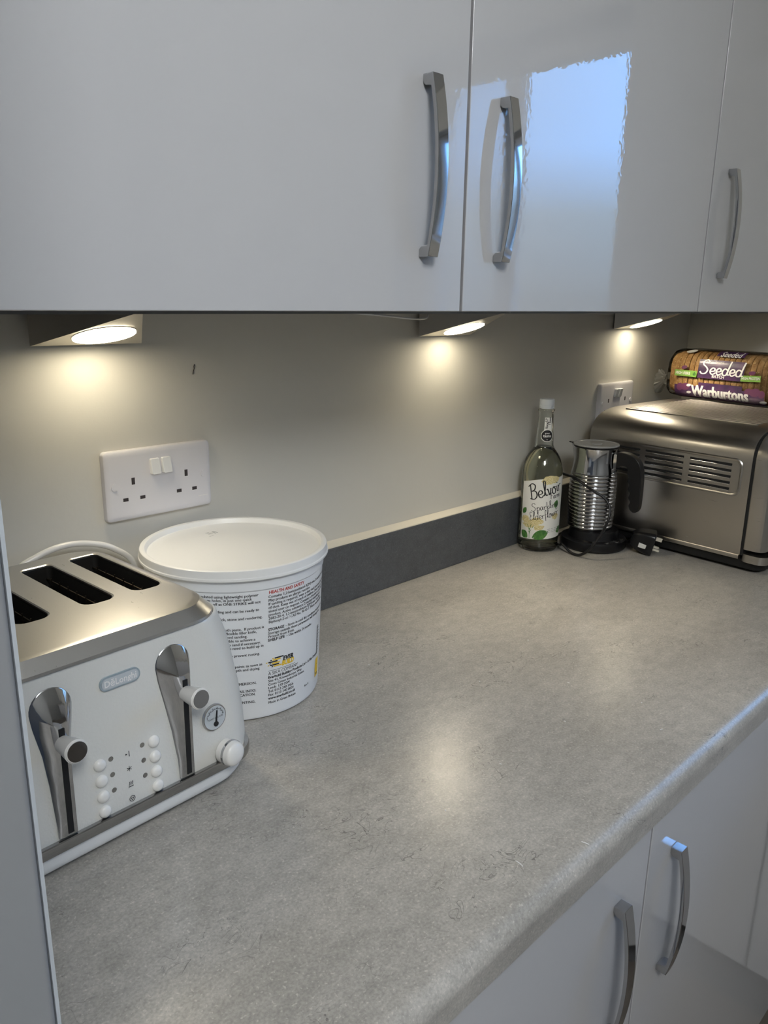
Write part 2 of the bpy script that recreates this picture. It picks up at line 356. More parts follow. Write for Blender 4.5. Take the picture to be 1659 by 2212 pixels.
SCRIPT = {
 'S': (.72, [[(.62, .84), (.45, 1.), (.22, .9), (.2, .68), (.42, .5), (.55, .3), (.42, .05), (.15, .0), (.0, .15)]]),
 'e': (.44, [[(.05, .2), (.32, .25), (.35, .4), (.2, .46), (.05, .3), (.06, .1), (.2, 0), (.42, .12)]]),
 'd': (.52, [[(.38, .38), (.2, .46), (.04, .28), (.06, .06), (.2, 0), (.36, .15), (.56, 1.)], [(.42, .35), (.38, .08), (.52, .06)]]),
 'B': (.66, [[(.12, .0), (.25, .95)], [(.05, .85), (.4, 1.), (.62, .85), (.5, .6), (.25, .52)], [(.25, .52), (.55, .48), (.58, .2), (.35, 0), (.0, .08)]]),
 'l': (.28, [[(.0, .05), (.22, .6), (.3, .95), (.18, .98), (.12, .5), (.14, .08), (.3, .08)]]),
 'v': (.36, [[(.0, .4), (.08, .42), (.14, .02), (.34, .45)]]),
 'o': (.42, [[(.2, .45), (.04, .25), (.08, .02), (.25, .02), (.34, .25), (.2, .45), (.42, .38)]]),
 'i': (.2, [[(.1, .42), (.08, .08), (.2, .05)], [(.15, .6), (.17, .66)]]),
 'r': (.36, [[(.02, .42), (.08, .3), (.06, .0)], [(.07, .25), (.2, .42), (.36, .4)]]),
 'F': (.56, [[(.15, 0), (.25, .9)], [(.05, .85), (.3, .95), (.6, .95)], [(.1, .5), (.45, .52)]]),
 'a': (.47, [[(.34, .4), (.18, .45), (.04, .22), (.1, .0), (.26, .12), (.36, .42), (.34, .08), (.46, .06)]]),
 'm': (.56, [[(.02, .42), (.06, .0)], [(.06, .25), (.16, .42), (.24, .35), (.24, 0)], [(.24, .25), (.36, .43), (.44, .35), (.44, .05), (.52, .05)]]),
 'n': (.40, [[(.02, .42), (.06, .0)], [(.06, .25), (.2, .43), (.3, .35), (.3, .05), (.38, .05)]]),
 'p': (.42, [[(.06, .42), (.0, -.4)], [(.06, .25), (.2, .45), (.36, .3), (.28, .03), (.05, .05)]]),
 'k': (.36, [[(.12, .95), (.04, 0)], [(.32, .42), (.08, .2), (.32, .0)]]),
 'g': (.42, [[(.34, .4), (.15, .45), (.04, .22), (.15, .02), (.32, .2), (.36, .42), (.3, -.3), (.1, -.38), (.02, -.25)]]),
 'E': (.54, [[(.5, .92), (.25, .98), (.12, .75), (.25, .52), (.4, .52)], [(.25, .52), (.04, .25), (.15, .02), (.45, .08)]]),
 'f': (.36, [[(.36, .85), (.26, .98), (.18, .7), (.1, -.3)], [(.02, .42), (.34, .46)]]),
 'w': (.5, [[(.0, .42), (.08, .02), (.22, .4), (.3, .02), (.46, .45)]]),
 'H': (.5, [[(.1, .9), (.05, 0)], [(.45, .9), (.4, 0)], [(.05, .45), (.45, .5)]]),
 'P': (.45, [[(.1, .9), (.05, 0)], [(.05, .85), (.4, .85), (.4, .5), (.08, .45)]]),
 '-': (.3, [[(.05, .25), (.25, .27)]]), ' ': (.3, []), '.': (.2, [[(.05, .0), (.08, .03)]]),
}
def script(bm, s, fn, size, w, mi=0, sxx=1., width=None):
    """handwritten line as pen ribbons; fn(u, v) maps to the surface"""
    tot = sum(SCRIPT[c][0] for c in s); k = size if width is None else width / tot / sxx
    x = 0.
    for c in s:
        adv, strokes = SCRIPT[c]
        for st in strokes:
            P = catmull([((x + px) * k * sxx, py * size, 0) for px, py in st], 5)
            L, R = [], []
            for i, p in enumerate(P):
                t = (P[min(i + 1, len(P) - 1)] - P[max(i - 1, 0)]); t = t.normalized() if t.length > 1e-9 else Vector((1, 0, 0))
                q = Vector((-t.y, t.x, 0)) * (w / 2) * (.75 + .5 * abs(t.y))
                L.append(bm.verts.new(fn(p.x + q.x, p.y + q.y))); R.append(bm.verts.new(fn(p.x - q.x, p.y - q.y)))
            for i in range(len(P) - 1):
                bm.faces.new((R[i], R[i + 1], L[i + 1], L[i])).material_index = mi
        x += adv
    return tot * k * sxx

# ================================================================== THE SETTING
XE = 1.4834                                            # end wall with the window
XL, YF, ZC = -2.6, -3.1, 2.42
bm = bmesh.new(); add_box(bm, XL - .1, XE + .3, 0, .12, 0, ZC); struct(obj('wall_back', bm, 'wall', smooth=False))
# end wall with an opening for the window
WY0, WY1, WZ0, WZ1 = -1.66, -.86, WT + .17, WT + 1.185
bm = bmesh.new(); T = .26
add_box(bm, XE, XE + T, WY1, 0, 0, ZC); add_box(bm, XE, XE + T, YF, WY0, 0, ZC)
add_box(bm, XE, XE + T, WY0, WY1, 0, WZ0); add_box(bm, XE, XE + T, WY0, WY1, WZ1, ZC)
struct(obj('wall_right', bm, 'wall', smooth=False))
bm = bmesh.new(); add_box(bm, XL - .1, XL, YF, 0, 0, ZC); struct(obj('wall_left', bm, 'room', smooth=False))
bm = bmesh.new(); add_box(bm, XL - .1, XE + T, YF - .12, YF, 0, ZC); struct(obj('wall_front', bm, 'room', smooth=False))
bm = bmesh.new(); add_box(bm, XL - .1, XE + T, YF - .12, .12, -.1, 0); struct(obj('floor', bm, 'floor', smooth=False))
bm = bmesh.new(); add_box(bm, XL - .1, XE + T, YF - .12, .12, ZC, ZC + .1); struct(obj('ceiling', bm, 'ceil', smooth=False))

def frame_bm(a0, a1, z0, z1, d0, d1, w, mull, axis):
    b = bmesh.new()
    def bx(p0, p1, q0, q1):
        if axis == 'x': add_box(b, d0, d1, p0, p1, q0, q1, .004)
        else: add_box(b, p0, p1, d0, d1, q0, q1, .004)
    bx(a0, a1, z0, z0 + w); bx(a0, a1, z1 - w, z1); bx(a0, a0 + w, z0 + w, z1 - w); bx(a1 - w, a1, z0 + w, z1 - w)
    for mm in mull: bx(mm - w * .45, mm + w * .45, z0 + w, z1 - w)
    return b
w1 = thing('window_1', 'white framed kitchen window over the sink worktop', 'window'); struct(w1)
obj('window_frame', frame_bm(WY0, WY1, WZ0, WZ1, XE + .14, XE + .20, .055, [-1.32], 'x'), 'upvc', w1)
bm = bmesh.new(); add_box(bm, XE + .165, XE + .169, WY0 + .03, WY1 - .03, WZ0 + .03, WZ1 - .03); obj('pane', bm, 'pane', w1, smooth=False)
bm = bmesh.new(); add_box(bm, XE - .02, XE + .14, WY0 + .002, WY1 - .002, WZ0 + .001, WZ0 + .019, .004); obj('window_sill', bm, 'upvc', w1)
# unseen sheer roller sheet, added to dim the window's farther part in reflections
bm = bmesh.new()
quadpatch(bm, lambda u, v: (XE + .105 + .0015 * math.sin(v * 40), u, v), WY0 + .02, -1.285, WZ0 + .03, WZ1 - .012, 1, 30)
tube(bm, [(XE + .115, WY0 + .02, WZ1 - .024), (XE + .115, -1.285, WZ1 - .024)], .02, 16, 0, 1)
obj('window_dimmer', bm, 'window_dimmer', w1)
# made-up drum lamp, unseen behind the viewer, added to brighten the room
cl = thing('added_fill_lamp', 'added white drum lamp, unseen behind the viewer, that brightens the room', 'light', (-.7, -1.55, 2.06))
bm = bmesh.new(); lathe(bm, [(.001, .004), (.22, .0), (.225, .012), (.225, .248), (.22, .26), (.001, .256)], 48, cap0=True, cap1=True); obj('fill_lamp_drum', bm, 'fill_lamp_glow', cl, ang=30)
bm = bmesh.new(); tube(bm, [(0, 0, .25), (0, 0, ZC - 2.06 - .01)], .004, 8, 0, 1); obj('cord', bm, 'white_plastic', cl)
bm = bmesh.new(); lathe(bm, [(.001, ZC - 2.06 - .03), (.045, ZC - 2.06 - .028), (.05, ZC - 2.06 - .001), (.001, ZC - 2.06 - .001)], 32, cap0=True, cap1=True); obj('fill_lamp_rose', bm, 'white_plastic', cl)

# ================================================================== FITTED UNITS
def handle_bm(mx=None):
    """bowed square-section bar: x 0..w, sticks out to -y, runs along z 0..h"""
    w, h, d0, dm, th = .0152, .167, .0128, .0232, .0046
    N = 18; outer = []; inner = []
    for i in range(N + 1):
        t = i / N; z = h * t; s = 1 - (2 * t - 1) ** 2
        outer.append((-(d0 + (dm - d0) * s), z))
    for i in range(N + 1):
        t = .068 + .864 * i / N; z = h * t; s = 1 - (2 * t - 1) ** 2
        inner.append((-(d0 + (dm - d0) * s) + th * (1.05), z))
    zf0, zf1 = h * .068, h * .932
    poly = [(0, 0)] + outer + [(0, h), (0, zf1 + .004), (-.003, zf1 + .001)] + inner[::-1] + [(-.003, zf0 - .001), (0, zf0 - .004)]
    b = bmesh.new(); prism(b, poly, lambda y, z, s: (w * s, y, z))
    bmesh.ops.recalc_face_normals(b, faces=b.faces[:])
    sharp = [e_ for e_ in b.edges if len(e_.link_faces) == 2 and e_.calc_face_angle(0) > .6]
    bmesh.ops.bevel(b, geom=sharp, offset=.0007, segments=2, profile=.5, affect='EDGES', clamp_overlap=True)
    return b
def add_handle(parent, x, y, z):
    o = obj('handle', handle_bm(), 'chrome', parent, ang=30); o.location = (x, y, z); o['label'] = 'bowed chrome bar handle'; return o
UY = -.315; UZ = WT + .4562; UTOP = WT + 1.32
def wall_cabinet(x0, x1, hx, label, filler=None):
    t = thing('wall_cabinet', label, 'cabinet', (0, 0, 0), group='gloss wall cabinets above the worktop')
    b = bmesh.new(); add_box(b, x0, x1, UY + .021, -.001, UZ - .0028, UTOP)
    if filler: add_box(b, x1, filler, UY + .021, -.001, UZ - .0028, UTOP)
    obj('body', b, 'carcass', t, smooth=False)
    b = bmesh.new(); add_box(b, x0 + .0021, x1 - .0021, UY, UY + .019, UZ, UTOP - .002, .0010, 3)
    d = shade_door_sides(obj('door', b, 'gloss', t))
    add_handle(d, hx, UY, WT + .5095)
    return t
wall_cabinet(-.399, .2022, .1316, 'wide gloss grey wall cabinet at left, handle at its right edge beside another handle')
wall_cabinet(.2022, .8021, .254, 'middle gloss grey wall cabinet with the bright window reflection and handle at its left edge')
wall_cabinet(.8021, 1.402, .856, 'wall cabinet farthest right, over the bread, only partly in view', XE - .001)

LY = -.585
def base_cabinet(x0, x1, hx, label):
    t = thing('base_cabinet', label, 'cabinet', (0, 0, 0), group='gloss base cabinets under the worktop')
    b = bmesh.new(); add_box(b, x0, x1, LY + .021, -.002, .15, WT - .039)
    obj('body', b, 'carcass', t, smooth=False)
    b = bmesh.new(); add_box(b, x0, x1, LY + .07, LY + .086, .0, .15); obj('plinth', b, 'carcass', t, smooth=False)
    b = bmesh.new(); add_box(b, x0 + .0016, x1 - .0016, LY, LY + .019, .155, WT - .043, .0010, 3)
    d = shade_door_sides(obj('door', b, 'gloss', t))
    add_handle(d, hx, LY, WT - .2835)
    return t
base_cabinet(-.399, .2226, .1510, 'gloss base cabinet at lower centre, its handle left of the door gap')
base_cabinet(.2226, .8226, .2770, 'gloss base cabinet at lower right, its handle right of the door gap')
# the return run under the window (seen only in the gloss of the doors)
t = thing('corner_cabinet', 'gloss base cabinet run turning the corner under the window', 'cabinet')
b = bmesh.new(); add_box(b, .904, XE - .002, -2.6, -.002, .15, WT - .039); add_box(b, .8226, .904, LY + .021, -.3, .15, WT - .039); obj('body', b, 'carcass', t, smooth=False)
b = bmesh.new(); add_box(b, .955, .97, -2.6, -.6, 0, .15); obj('plinth', b, 'carcass', t, smooth=False)
b = bmesh.new(); add_box(b, .883, .902, -.648, -.604, .155, WT - .043, .0015); add_box(b, .824, .883, LY, LY + .019, .155, WT - .043, .0015); obj('corner_post', b, 'gloss', t)
for k in range(3):
    b = bmesh.new(); add_box(b, .883, .902, -.652 - .6 * (k + 1) + .003, -.652 - .6 * k, .155, WT - .043, .0018, 3); obj('door', b, 'gloss', t)

# worktop: L shape with a rounded front edge
def worktop_bm():
    b = bmesh.new()
    R = .016; z1 = WT; z0 = WT - .0385
    def prof(n=10):        # (distance behind the front edge, z) from underside front round to the top
        out = [(.012, z0), (.002, z0), (0, z0 + .003), (0, z1 - R)]
        for k in range(1, n + 1):
            a = k / n * PI / 2; out.append((R - R * math.cos(a), z1 - R + R * math.sin(a)))
        return out
    P = prof()
    xs = [-.401, .883]
    # straight run
    rows = [[(x, -.6 + d, z) for d, z in P] + [(x, -.0005, z1), (x, -.0005, z0)] for x in (-.401, .883)]
    loft(b, rows, True, False)
    # corner block + return run, front edge facing -x at x = .883
    rows = [[(.883 + d, y, z) for d, z in P] + [(XE - .0005, y, z1), (XE - .0005, y, z0)] for y in (-.6, -2.6)]
    loft(b, rows, False, True)
    f = [b.verts.new(p) for p in ((.883, -.6, z1), (XE - .0005, -.6, z1), (XE - .0005, -.0005, z1), (.883, -.0005, z1))]; b.faces.new(f)
    f = [b.verts.new(p) for p in ((.883, -.6, z0), (XE - .0005, -.6, z0), (XE - .0005, -.0005, z0), (.883, -.0005, z0))]; b.faces.new(f)
    return b
o = obj('worktop', worktop_bm(), 'stone', None, ang=25); tag(o, 'long grey stone-look worktop with a rounded front edge', 'worktop')
b = bmesh.new(); add_box(b, -.401, XE - .001, -.0145, -.0008, WT + .0004, WT + .0965, .0008, 1)
o = obj('upstand', b, 'stone_dark'); tag(o, 'grey stone-look upstand strip along the wall behind the worktop', 'upstand')
b = bmesh.new()
pr = [(-.0005, .0970), (-.0138, .0970), (-.0132, .0985), (-.008, .1005), (-.0005, .1045)]
rows = [[(x, y, WT + z) for y, z in pr] for x in (-.401, XE - .001)]
loft(b, rows, True, True); struct(obj('trim_1', b, 'sealant'))
# tall unit at the left edge of the picture
t = thing('tall_cabinet', 'tall plain grey cabinet front at the left edge, nearest the viewer', 'cabinet')
b = bmesh.new(); add_box(b, -1.0, -.4022, -.618, -.002, 0.0, 2.25); obj('body', b, 'panel', t, smooth=False)
b = bmesh.new(); add_box(b, -.9985, -.4034, -.6400, -.620, .15, 2.245, .0025, 3); d = obj('door', b, 'panel', t)
b = bmesh.new(); add_box(b, -.4032, -.4019, -.6390, -.621, .151, 2.244); o = obj('edging', b, 'panel_edge', d, smooth=False); o['label'] = 'paler edging strip'

# ================================================================== UNDER-CABINET LIGHTS
def under_light(x, yb, zb, rz, fill_gain, label):
    # triangular plan, one side to the wall; the lit face slopes up to the tip at the front
    top = .4562 - .0029; W_, D_, H_ = .129, .1205, top - zb
    t = thing('under_cabinet_light', label, 'light', (x, yb, WT + top), math.radians(rz), 'wedge lights under the wall cabinets')
    sl = math.atan2(H_ - .0025, D_)
    b = bmesh.new()
    plan = [(0, 0), (.0012, -.0022), (W_ / 2 - .0035, -D_ + .001), (W_ / 2, -D_), (W_ / 2 + .0035, -D_ + .001), (W_ - .0012, -.0022), (W_, 0)]
    prism(b, plan, lambda u, v, s: (u, v, 0 if s == 0 else -H_ - v * math.tan(sl)))
    bmesh.ops.recalc_face_normals(b, faces=b.faces[:])
    bmesh.ops.bevel(b, geom=[e_ for e_ in b.edges if e_.calc_length() > .02], offset=.0006, segments=2, profile=.5, affect='EDGES', clamp_overlap=True)
    obj('housing', b, 'lamp', t, ang=30)
    n = Vector((0, -math.sin(sl), -math.cos(sl))); c = Vector((W_ / 2, -.0400, -H_ + .0400 * math.tan(sl)))
    b = bmesh.new(); disc(b, c - n * .001, n, .0345, .0016, 40); obj('bezel', b, 'lamp', t)
    b = bmesh.new(); disc(b, c, n, .0332, .0012, 40, dome=.0006); o = obj('diffuser', b, 'led', t); o['label'] = 'glowing round diffuser'
    d = bpy.data.lights.new('added_worktop_fill', 'AREA'); d.shape = 'DISK'; d.size = .06; d.energy = WORKTOP_FILL_WATTS * fill_gain; d.color = (1., .87, .66); d.spread = math.radians(95)  # added light beside the diffuser, lifts the worktop
    lo = bpy.data.objects.new('added_worktop_fill', d); COL.objects.link(lo); lo.parent = t
    lo.location = c + n * .0032; lo.rotation_euler = Vector((0, -math.sin(sl + .30), -math.cos(sl + .30))).to_track_quat('-Z', 'Y').to_euler()
    return t
l1 = under_light(-.1465, -.0155, .4140, 0, .6, 'wedge-shaped light nearest the viewer, above the double socket with two switches')
l2 = under_light(.4690, -.0107, .4115, 0, 4.2, 'middle wedge-shaped light, under the joint of two cabinets')
l3 = under_light(1.0990, -.0050, .4143, 0, 5.6, 'farthest wedge-shaped light, above the socket by the steel oven')
b = bmesh.new()
tube(b, [(-.003, -.02, -.004), (-.05, -.06, -.011), (-.12, -.1, -.011), (-.20, -.12, -.006), (-.26, -.12, -.002)], .0016, 6)
obj('cable', b, 'white_plastic', l2)

# ================================================================== SOCKETS
def rr2(hw, hh, r, cx=0., cz=0., n=4): return [(p[0] + cx, p[1] + cz) for p in rrect(hw, -hh, hh, r, n)]
def socket(x, z, label, tilt):
    t = thing('double_socket', label, 'socket', (x, 0, WT + z), 0, 'white double wall sockets')
    b = bmesh.new()
    L = lambda hw, hh, r, y: [(px, y, pz) for px, pz in rr2(hw, hh, r)]
    loft(b, [L(.0730, .0430, .005, -.0004), L(.0730, .0430, .005, -.005), L(.0724, .0424, .005, -.0074), L(.0706, .0406, .0045, -.0088), L(.066, .036, .004, -.0092)], True, True)
    for sx_ in (-1, 1):                               # pin holes: earth slot above, live and neutral below
        cx = .0365 * sx_ - .0005
        for (px, pz, hw, hh) in ((cx, .0045, .0022, .0042), (cx - .0112, -.0172, .0034, .0021), (cx + .0112, -.0172, .0034, .0021)):
            add_box(b, px - hw, px + hw, -.00935, -.0092, pz - hh, pz + hh, mi=1)
            add_box(b, px - hw - .0005, px + hw + .0005, -.0094, -.0091, pz - hh - .0008, pz - hh, mi=2)
    for k, (u0, u1) in enumerate(((.0525, .0585), (.0592, .0665))): add_box(b, u0, u1, -.00926, -.0091, -.0292, -.0280, mi=3)   # faint moulded mark
    obj('faceplate', b, ['socket', 'hole', 'white_plastic', 'white_ink'], t)
    for k, px in enumerate((-.0078, .0078)):
        b = bmesh.new()
        lp = []
        for (hw, hh, d) in ((.0062, .0098, -.0088), (.0062, .0098, -.0125), (.0056, .0092, -.0138)):
            # rocker leans: lower half pressed in or out
            lp.append([(px + a, d + tilt * (c_ / .0098) * .002 * (1 if d < -.01 else 0), .0195 + c_) for a, c_ in rr2(hw, hh, .0016)])
        loft(b, lp, True, True); obj('switch', b, 'white_plastic', t)
    for px in (-.0615, .0615):
        b = bmesh.new(); disc(b, (px, -.009, .0), (0, -1, 0), .0044, .0012, 20); obj('screw_cover', b, 'socket', t)
    return t
socket(.0, .2456, 'white double socket on the wall above the white tub', 1)
socket(1.133, .2556, 'white double socket half hidden by the steel oven', -1)

# ================================================================== TOASTER
tx = thing('toaster', 'cream four-slice toaster with steel top and chrome levers', 'toaster', (-.2085, -.3018, WT), .0504)
def body_loop(z, hw, y0, y1, r): return [(x, y, z) for x, y in rrect(hw, y0, y1, r, 8)]
LEAN = .05
fy = lambda z: max(0, (z - .03) * LEAN)
b = bmesh.new()
lv = [(.033, .1385, fy(.033), .270, .030), (.045, .1405, fy(.045), .270, .030), (.07, .1400, fy(.07), .269, .031), (.10, .1375, fy(.10), .268, .033), (.13, .1330, fy(.13), .266, .035),
      (.152, .1295, fy(.152), .265, .037), (.169, .1245, fy(.169), .261, .039), (.1760, .1220, fy(.176) - .0002, .2590, .040), (.1788, .1204, fy(.176) + .0004, .2570, .040), (.1792, .1186, fy(.176) + .0016, .2550, .038), (.1776, .1174, fy(.176) + .0026, .2535, .037), (.1700, .1165, fy(.176) + .0034, .2520, .037)]
loft(b, [body_loop(*q) for q in lv], False, False); obj('body', b, 'enamel', tx, ang=60)
b = bmesh.new()
lv = [(.006, .118, .0045, .260, .026), (.009, .126, .0018, .265, .028), (.014, .1325, .0008, .268, .029), (.026, .1395, .0, .270, .03), (.0335, .1395, .0, .270, .03)]
loft(b, [body_loop(*q) for q in lv], True, True); o = obj('base', b, 'white_plastic', tx, ang=60)
b = bmesh.new()
lv = [(.0245, .1395, .0, .270, .03), (.0245, .1430, -.0034, .2734, .033), (.0262, .1438, -.0042, .274, .034), (.0322, .1438, -.0042, .274, .034), (.0345, .1430, -.0032, .273, .033), (.0345, .139, .0004, .270, .03)]
loft(b, [body_loop(*q) for q in lv], False, False); o = obj('chrome_band', b, 'dark_chrome', tx, ang=35)
for px in (-.095, .098):
    for py in (.035, .24):
        b = bmesh.new(); disc(b, (px, py, 0), (0, 0, 1), .011, .009, 20, r1=.012); obj('foot', b, 'white_plastic', tx)
# steel top with four slots
SLX = (-.0827, -.0312, .0312, .0827)
def slot_loop(cx, g=0.): 
    out = []
    for (px, py, a0, r) in ((cx + .0158 + g, .0868 - g, -PI / 2, .0115), (cx + .0158 + g, .2224 + g, 0, .006), (cx - .0158 - g, .2224 + g, PI / 2, .006), (cx - .0158 - g, .0868 - g, PI, .0115)):
        sx_ = -1 if px > cx else 1; sy_ = 1 if py < .15 else -1
        for k in range(6):
            a = a0 + PI / 2 * k / 5; out.append((px + sx_ * r + r * math.cos(a), py + sy_ * r + r * math.sin(a)))
    return out
b = bmesh.new()
ZT = .1930
top_lp = [(x, y, ZT) for x, y in rrect(.1030, .0215, .2405, .032, 8)]
side = [[(x, y, .1775) for x, y in rrect(.1125, .0095, .2515, .037, 8)], [(x, y, .1802) for x, y in rrect(.1142, .0048, .2530, .038, 8)],
        [(x, y, .1826) for x, y in rrect(.1140, .0052, .2525, .038, 8)], [(x, y, .1922) for x, y in rrect(.1065, .0158, .2450, .034, 8)], top_lp]
rows = loft(b, side, False, False)
edges = []
ring = rows[-1]
for i in range(len(ring)): edges.append(b.edges.get((ring[i], ring[(i + 1) % len(ring)])))
for cx in SLX:
    lp = [b.verts.new((x, y, ZT - .0004)) for x, y in slot_loop(cx, .0012)]
    for i in range(len(lp)): edges.append(b.edges.new((lp[i], lp[(i + 1) % len(lp)])))
    lo = [[(x, y, ZT - .0012) for x, y in slot_loop(cx, 0.)], [(x, y, ZT - .0030) for x, y in slot_loop(cx, 0.)]]
    r0 = lp
    for q in lo:
        r1_ = [b.verts.new(p) for p in q]
        for i in range(len(r0)): b.faces.new((r0[i], r0[(i + 1) % len(r0)], r1_[(i + 1) % len(r0)], r1_[i]))
        r0 = r1_
bmesh.ops.triangle_fill(b, use_beauty=True, use_dissolve=False, edges=edges, normal=(0, 0, 1))
obj('steel_top', b, 'toaster_steel', tx, ang=18)
for cx in SLX:
    b = bmesh.new()
    loft(b, [[(x, y, z) for x, y in slot_loop(cx, .0006)] for z in (ZT - .0028, .075)], False, True)
    for sx_ in (-1, 1):
        for k in range(5):
            tube(b, [(cx + sx_ * .0105, .088, .178 - k * .017), (cx + sx_ * .0105, .22, .178 - k * .017)], .0009, 5, 1, 1)
        for k in range(7):
            yy = .1 + k * .018; tube(b, [(cx + sx_ * .0095, yy, .182), (cx + sx_ * .0095, yy, .09)], .0007, 5, 1, 1)
    obj('slot', b, ['dark_slot', 'wire'], tx)
# lever plates, rails and knobs
for (ct, cb, sl) in ((-.0605, -.0594, -.0576), (.0515, .0567, .0576)):
    b = bmesh.new()
    out = []
    N = 14
    for k in range(N + 1):                            # round top
        a = PI * k / N; out.append((ct + .0177 * math.cos(a), .1500 + .0177 * math.sin(a)))
    left = [(ct - .0177, .150), (ct - .0165, .138), (ct - .0115, .112), ((ct + cb) / 2 - .0095, .085), (cb - .0085, .055), (cb - .0080, .036)]
    right = [(cb + .0080, .036), (cb + .0083, .055), ((ct + cb) / 2 + .0092, .085), (ct + .0120, .112), (ct + .0162, .138)]
    out += left[1:] + right
    rail = lambda z: sl + .0
    inn = []
    for (x, z) in out:                                # inner loop: the rail's foot
        zz = min(max(z, .0365), .139); xx = max(-.0056, min(.0056, x - sl)) + sl
        inn.append((xx, zz))
    pro = lambda z: -.0028 - .0060 * max(0, (z - .036) / .103)
    l0 = [(x, fy(z) + .0005, z) for x, z in out]; l1_ = [(x * .93 + .07 * i[0], fy(z) - .0013, z * .97 + .03 * i[1]) for (x, z), i in zip(out, inn)]
    l2_ = [(x, fy(z) + pro(z), z) for x, z in inn]
    loft(b, [l0, l1_, l2_], False, True)
    o = obj('lever_plate', b, 'chrome', tx, ang=50)
    b = bmesh.new()
    zs = [.0385, .06, .085, .11, .1345]
    rows = [[(sl - .0024, fy(z) + pro(z) - .0006, z), (sl + .0024, fy(z) + pro(z) - .0006, z), (sl + .0024, fy(z) + .003, z), (sl - .0024, fy(z) + .003, z)] for z in zs]
    loft(b, rows, True, True); obj('lever_slot', b, 'matt_black', o, smooth=False)
    b = bmesh.new()
    c = Vector((sl, fy(.122) - .004, .121)); ax = Vector((.02, -1, .10)).normalized()
    disc(b, c, ax, .0062, .026, 28, 0, r1=.0098); 
    disc(b, c + ax * .0255, ax, .0098, .0016, 28, 0, r1=.0088)
    k_ = obj('lever_knob', b, 'ivory_plastic', tx, ang=40)
    b = bmesh.new(); disc(b, c + ax * .0266, ax, .0082, .0010, 28); o = obj('end_cap', b, 'chrome', k_); o['label'] = 'chrome end cap'
# badge
b = bmesh.new()
pill = rr2(.0188, .0062, .0061, 0, .1535, 6)
prism(b, pill, lambda u, v, s: (u, fy(v) + (.0005 if s == 0 else -.0016), v), 0)
pill2 = rr2(.0172, .0048, .0047, 0, .1535, 6)
prism(b, pill2, lambda u, v, s: (u, fy(v) + (-.0015 if s == 0 else -.0019), v), 1)
put(b, text_geo('D\u0113Longhi', .0082, .018, 0, 'CENTER', .92), lambda u, v: (u, fy(.1535) - .0021, .1508 + v), 2)
o = obj('badge', b, ['badge', 'dial_face', 'white_ink'], tx); o['label'] = 'pale grey maker badge'
# eight round buttons with six small lamps and printed symbols between them
for sx_ in (-1, 1):
    for i, z in enumerate((.0839, .0691, .0543, .0401)):
        b = bmesh.new(); disc(b, (sx_ * .0258, fy(z) + .0008, z), (0, -1, LEAN), .0056, .0014, 22, dome=.0034); obj('button', b, 'ivory_plastic', tx, ang=60)
        if i < 3:
            b = bmesh.new(); disc(b, (sx_ * .0150 - .0005, fy(z) + .0008, z + .0012), (0, -1, LEAN), .0023, .0009, 14); obj('indicator_lamp', b, 'dark_chrome', tx)
b = bmesh.new()
F = lambda u, v: (u, fy(v) - .0006, v)
def bar(b, x0, z0, x1, z1, w=.0007):
    d = Vector((x1 - x0, z1 - z0)).normalized(); q = Vector((-d.y, d.x)) * w / 2
    b.faces.new([b.verts.new(F(*p)) for p in ((x0 - q.x, z0 - q.y), (x1 - q.x, z1 - q.y), (x1 + q.x, z1 + q.y), (x0 + q.x, z0 + q.y))])
bar(b, .0012, .0803, .0012, .0857); polypatch(b, [(-.0022, .0822), (-.0004, .0832), (-.0022, .0842)], F)
for a in (0, 60, 120):
    c_, s_ = math.cos(math.radians(a + 90)) * .0026, math.sin(math.radians(a + 90)) * .0026; bar(b, -c_, .0690 - s_, c_, .0690 + s_, .0005)
for k in (-1, 0, 1):
    bar(b, k * .0014 - .0003, .0533, k * .0014 + .0004, .0550, .0006); bar(b, k * .0014 + .0004, .0550, k * .0014 + .0002, .0567, .0006)
bar(b, -.0024, .0520, .0024, .0520, .0007)
for k in range(16):
    a, a1 = 2 * PI * k / 16, 2 * PI * (k + 1) / 16; bar(b, .0026 * math.cos(a), .0400 + .0026 * math.sin(a), .0026 * math.cos(a1), .0400 + .0026 * math.sin(a1), .0006)
for k in range(3):
    a, a1 = PI / 2 + 2 * PI * k / 3 + PI, PI / 2 + 2 * PI * (k + 1) / 3 + PI; bar(b, .0016 * math.cos(a), .0400 + .0016 * math.sin(a), .0016 * math.cos(a1), .0400 + .0016 * math.sin(a1), .0005)
flat_obj('printed_symbols', b, 'ink', tx)
# toast colour gauge
GX, GZ = .0905, .0813
b = bmesh.new(); disc(b, (GX, fy(GZ) + .001, GZ), (0, -1, LEAN), .0136, .0030, 40, r1=.0128); g = obj('gauge', b, 'chrome', tx, ang=30)
b = bmesh.new(); disc(b, (GX, fy(GZ) - .0018, GZ), (0, -1, LEAN), .0118, .0006, 40)
G = lambda u, v: (GX + u, fy(GZ) - .0026, GZ + v)
for i in range(6):
    a = math.radians(165 - i * 30); put(b, text_geo(str(i + 1), .0040, .01, 0, 'CENTER'), lambda u, v, a=a: G(.0092 * math.cos(a) + u, .0092 * math.sin(a) - .0012 + v), 1)
    if i < 5:
        a = math.radians(150 - i * 30); polypatch(b, [(.0092 * math.cos(a) + .0006 * math.cos(q), .0092 * math.sin(a) + .0006 * math.sin(q)) for q in [k * PI / 4 for k in range(8)]], G, 1)
put(b, text_geo('TOAST COLOUR', .0023, .008, 0, 'CENTER'), lambda u, v: G(u, -.0010 + v), 1)
obj('gauge_face', b, ['dial_face', 'ink'], g, ang=20)
b = bmesh.new()
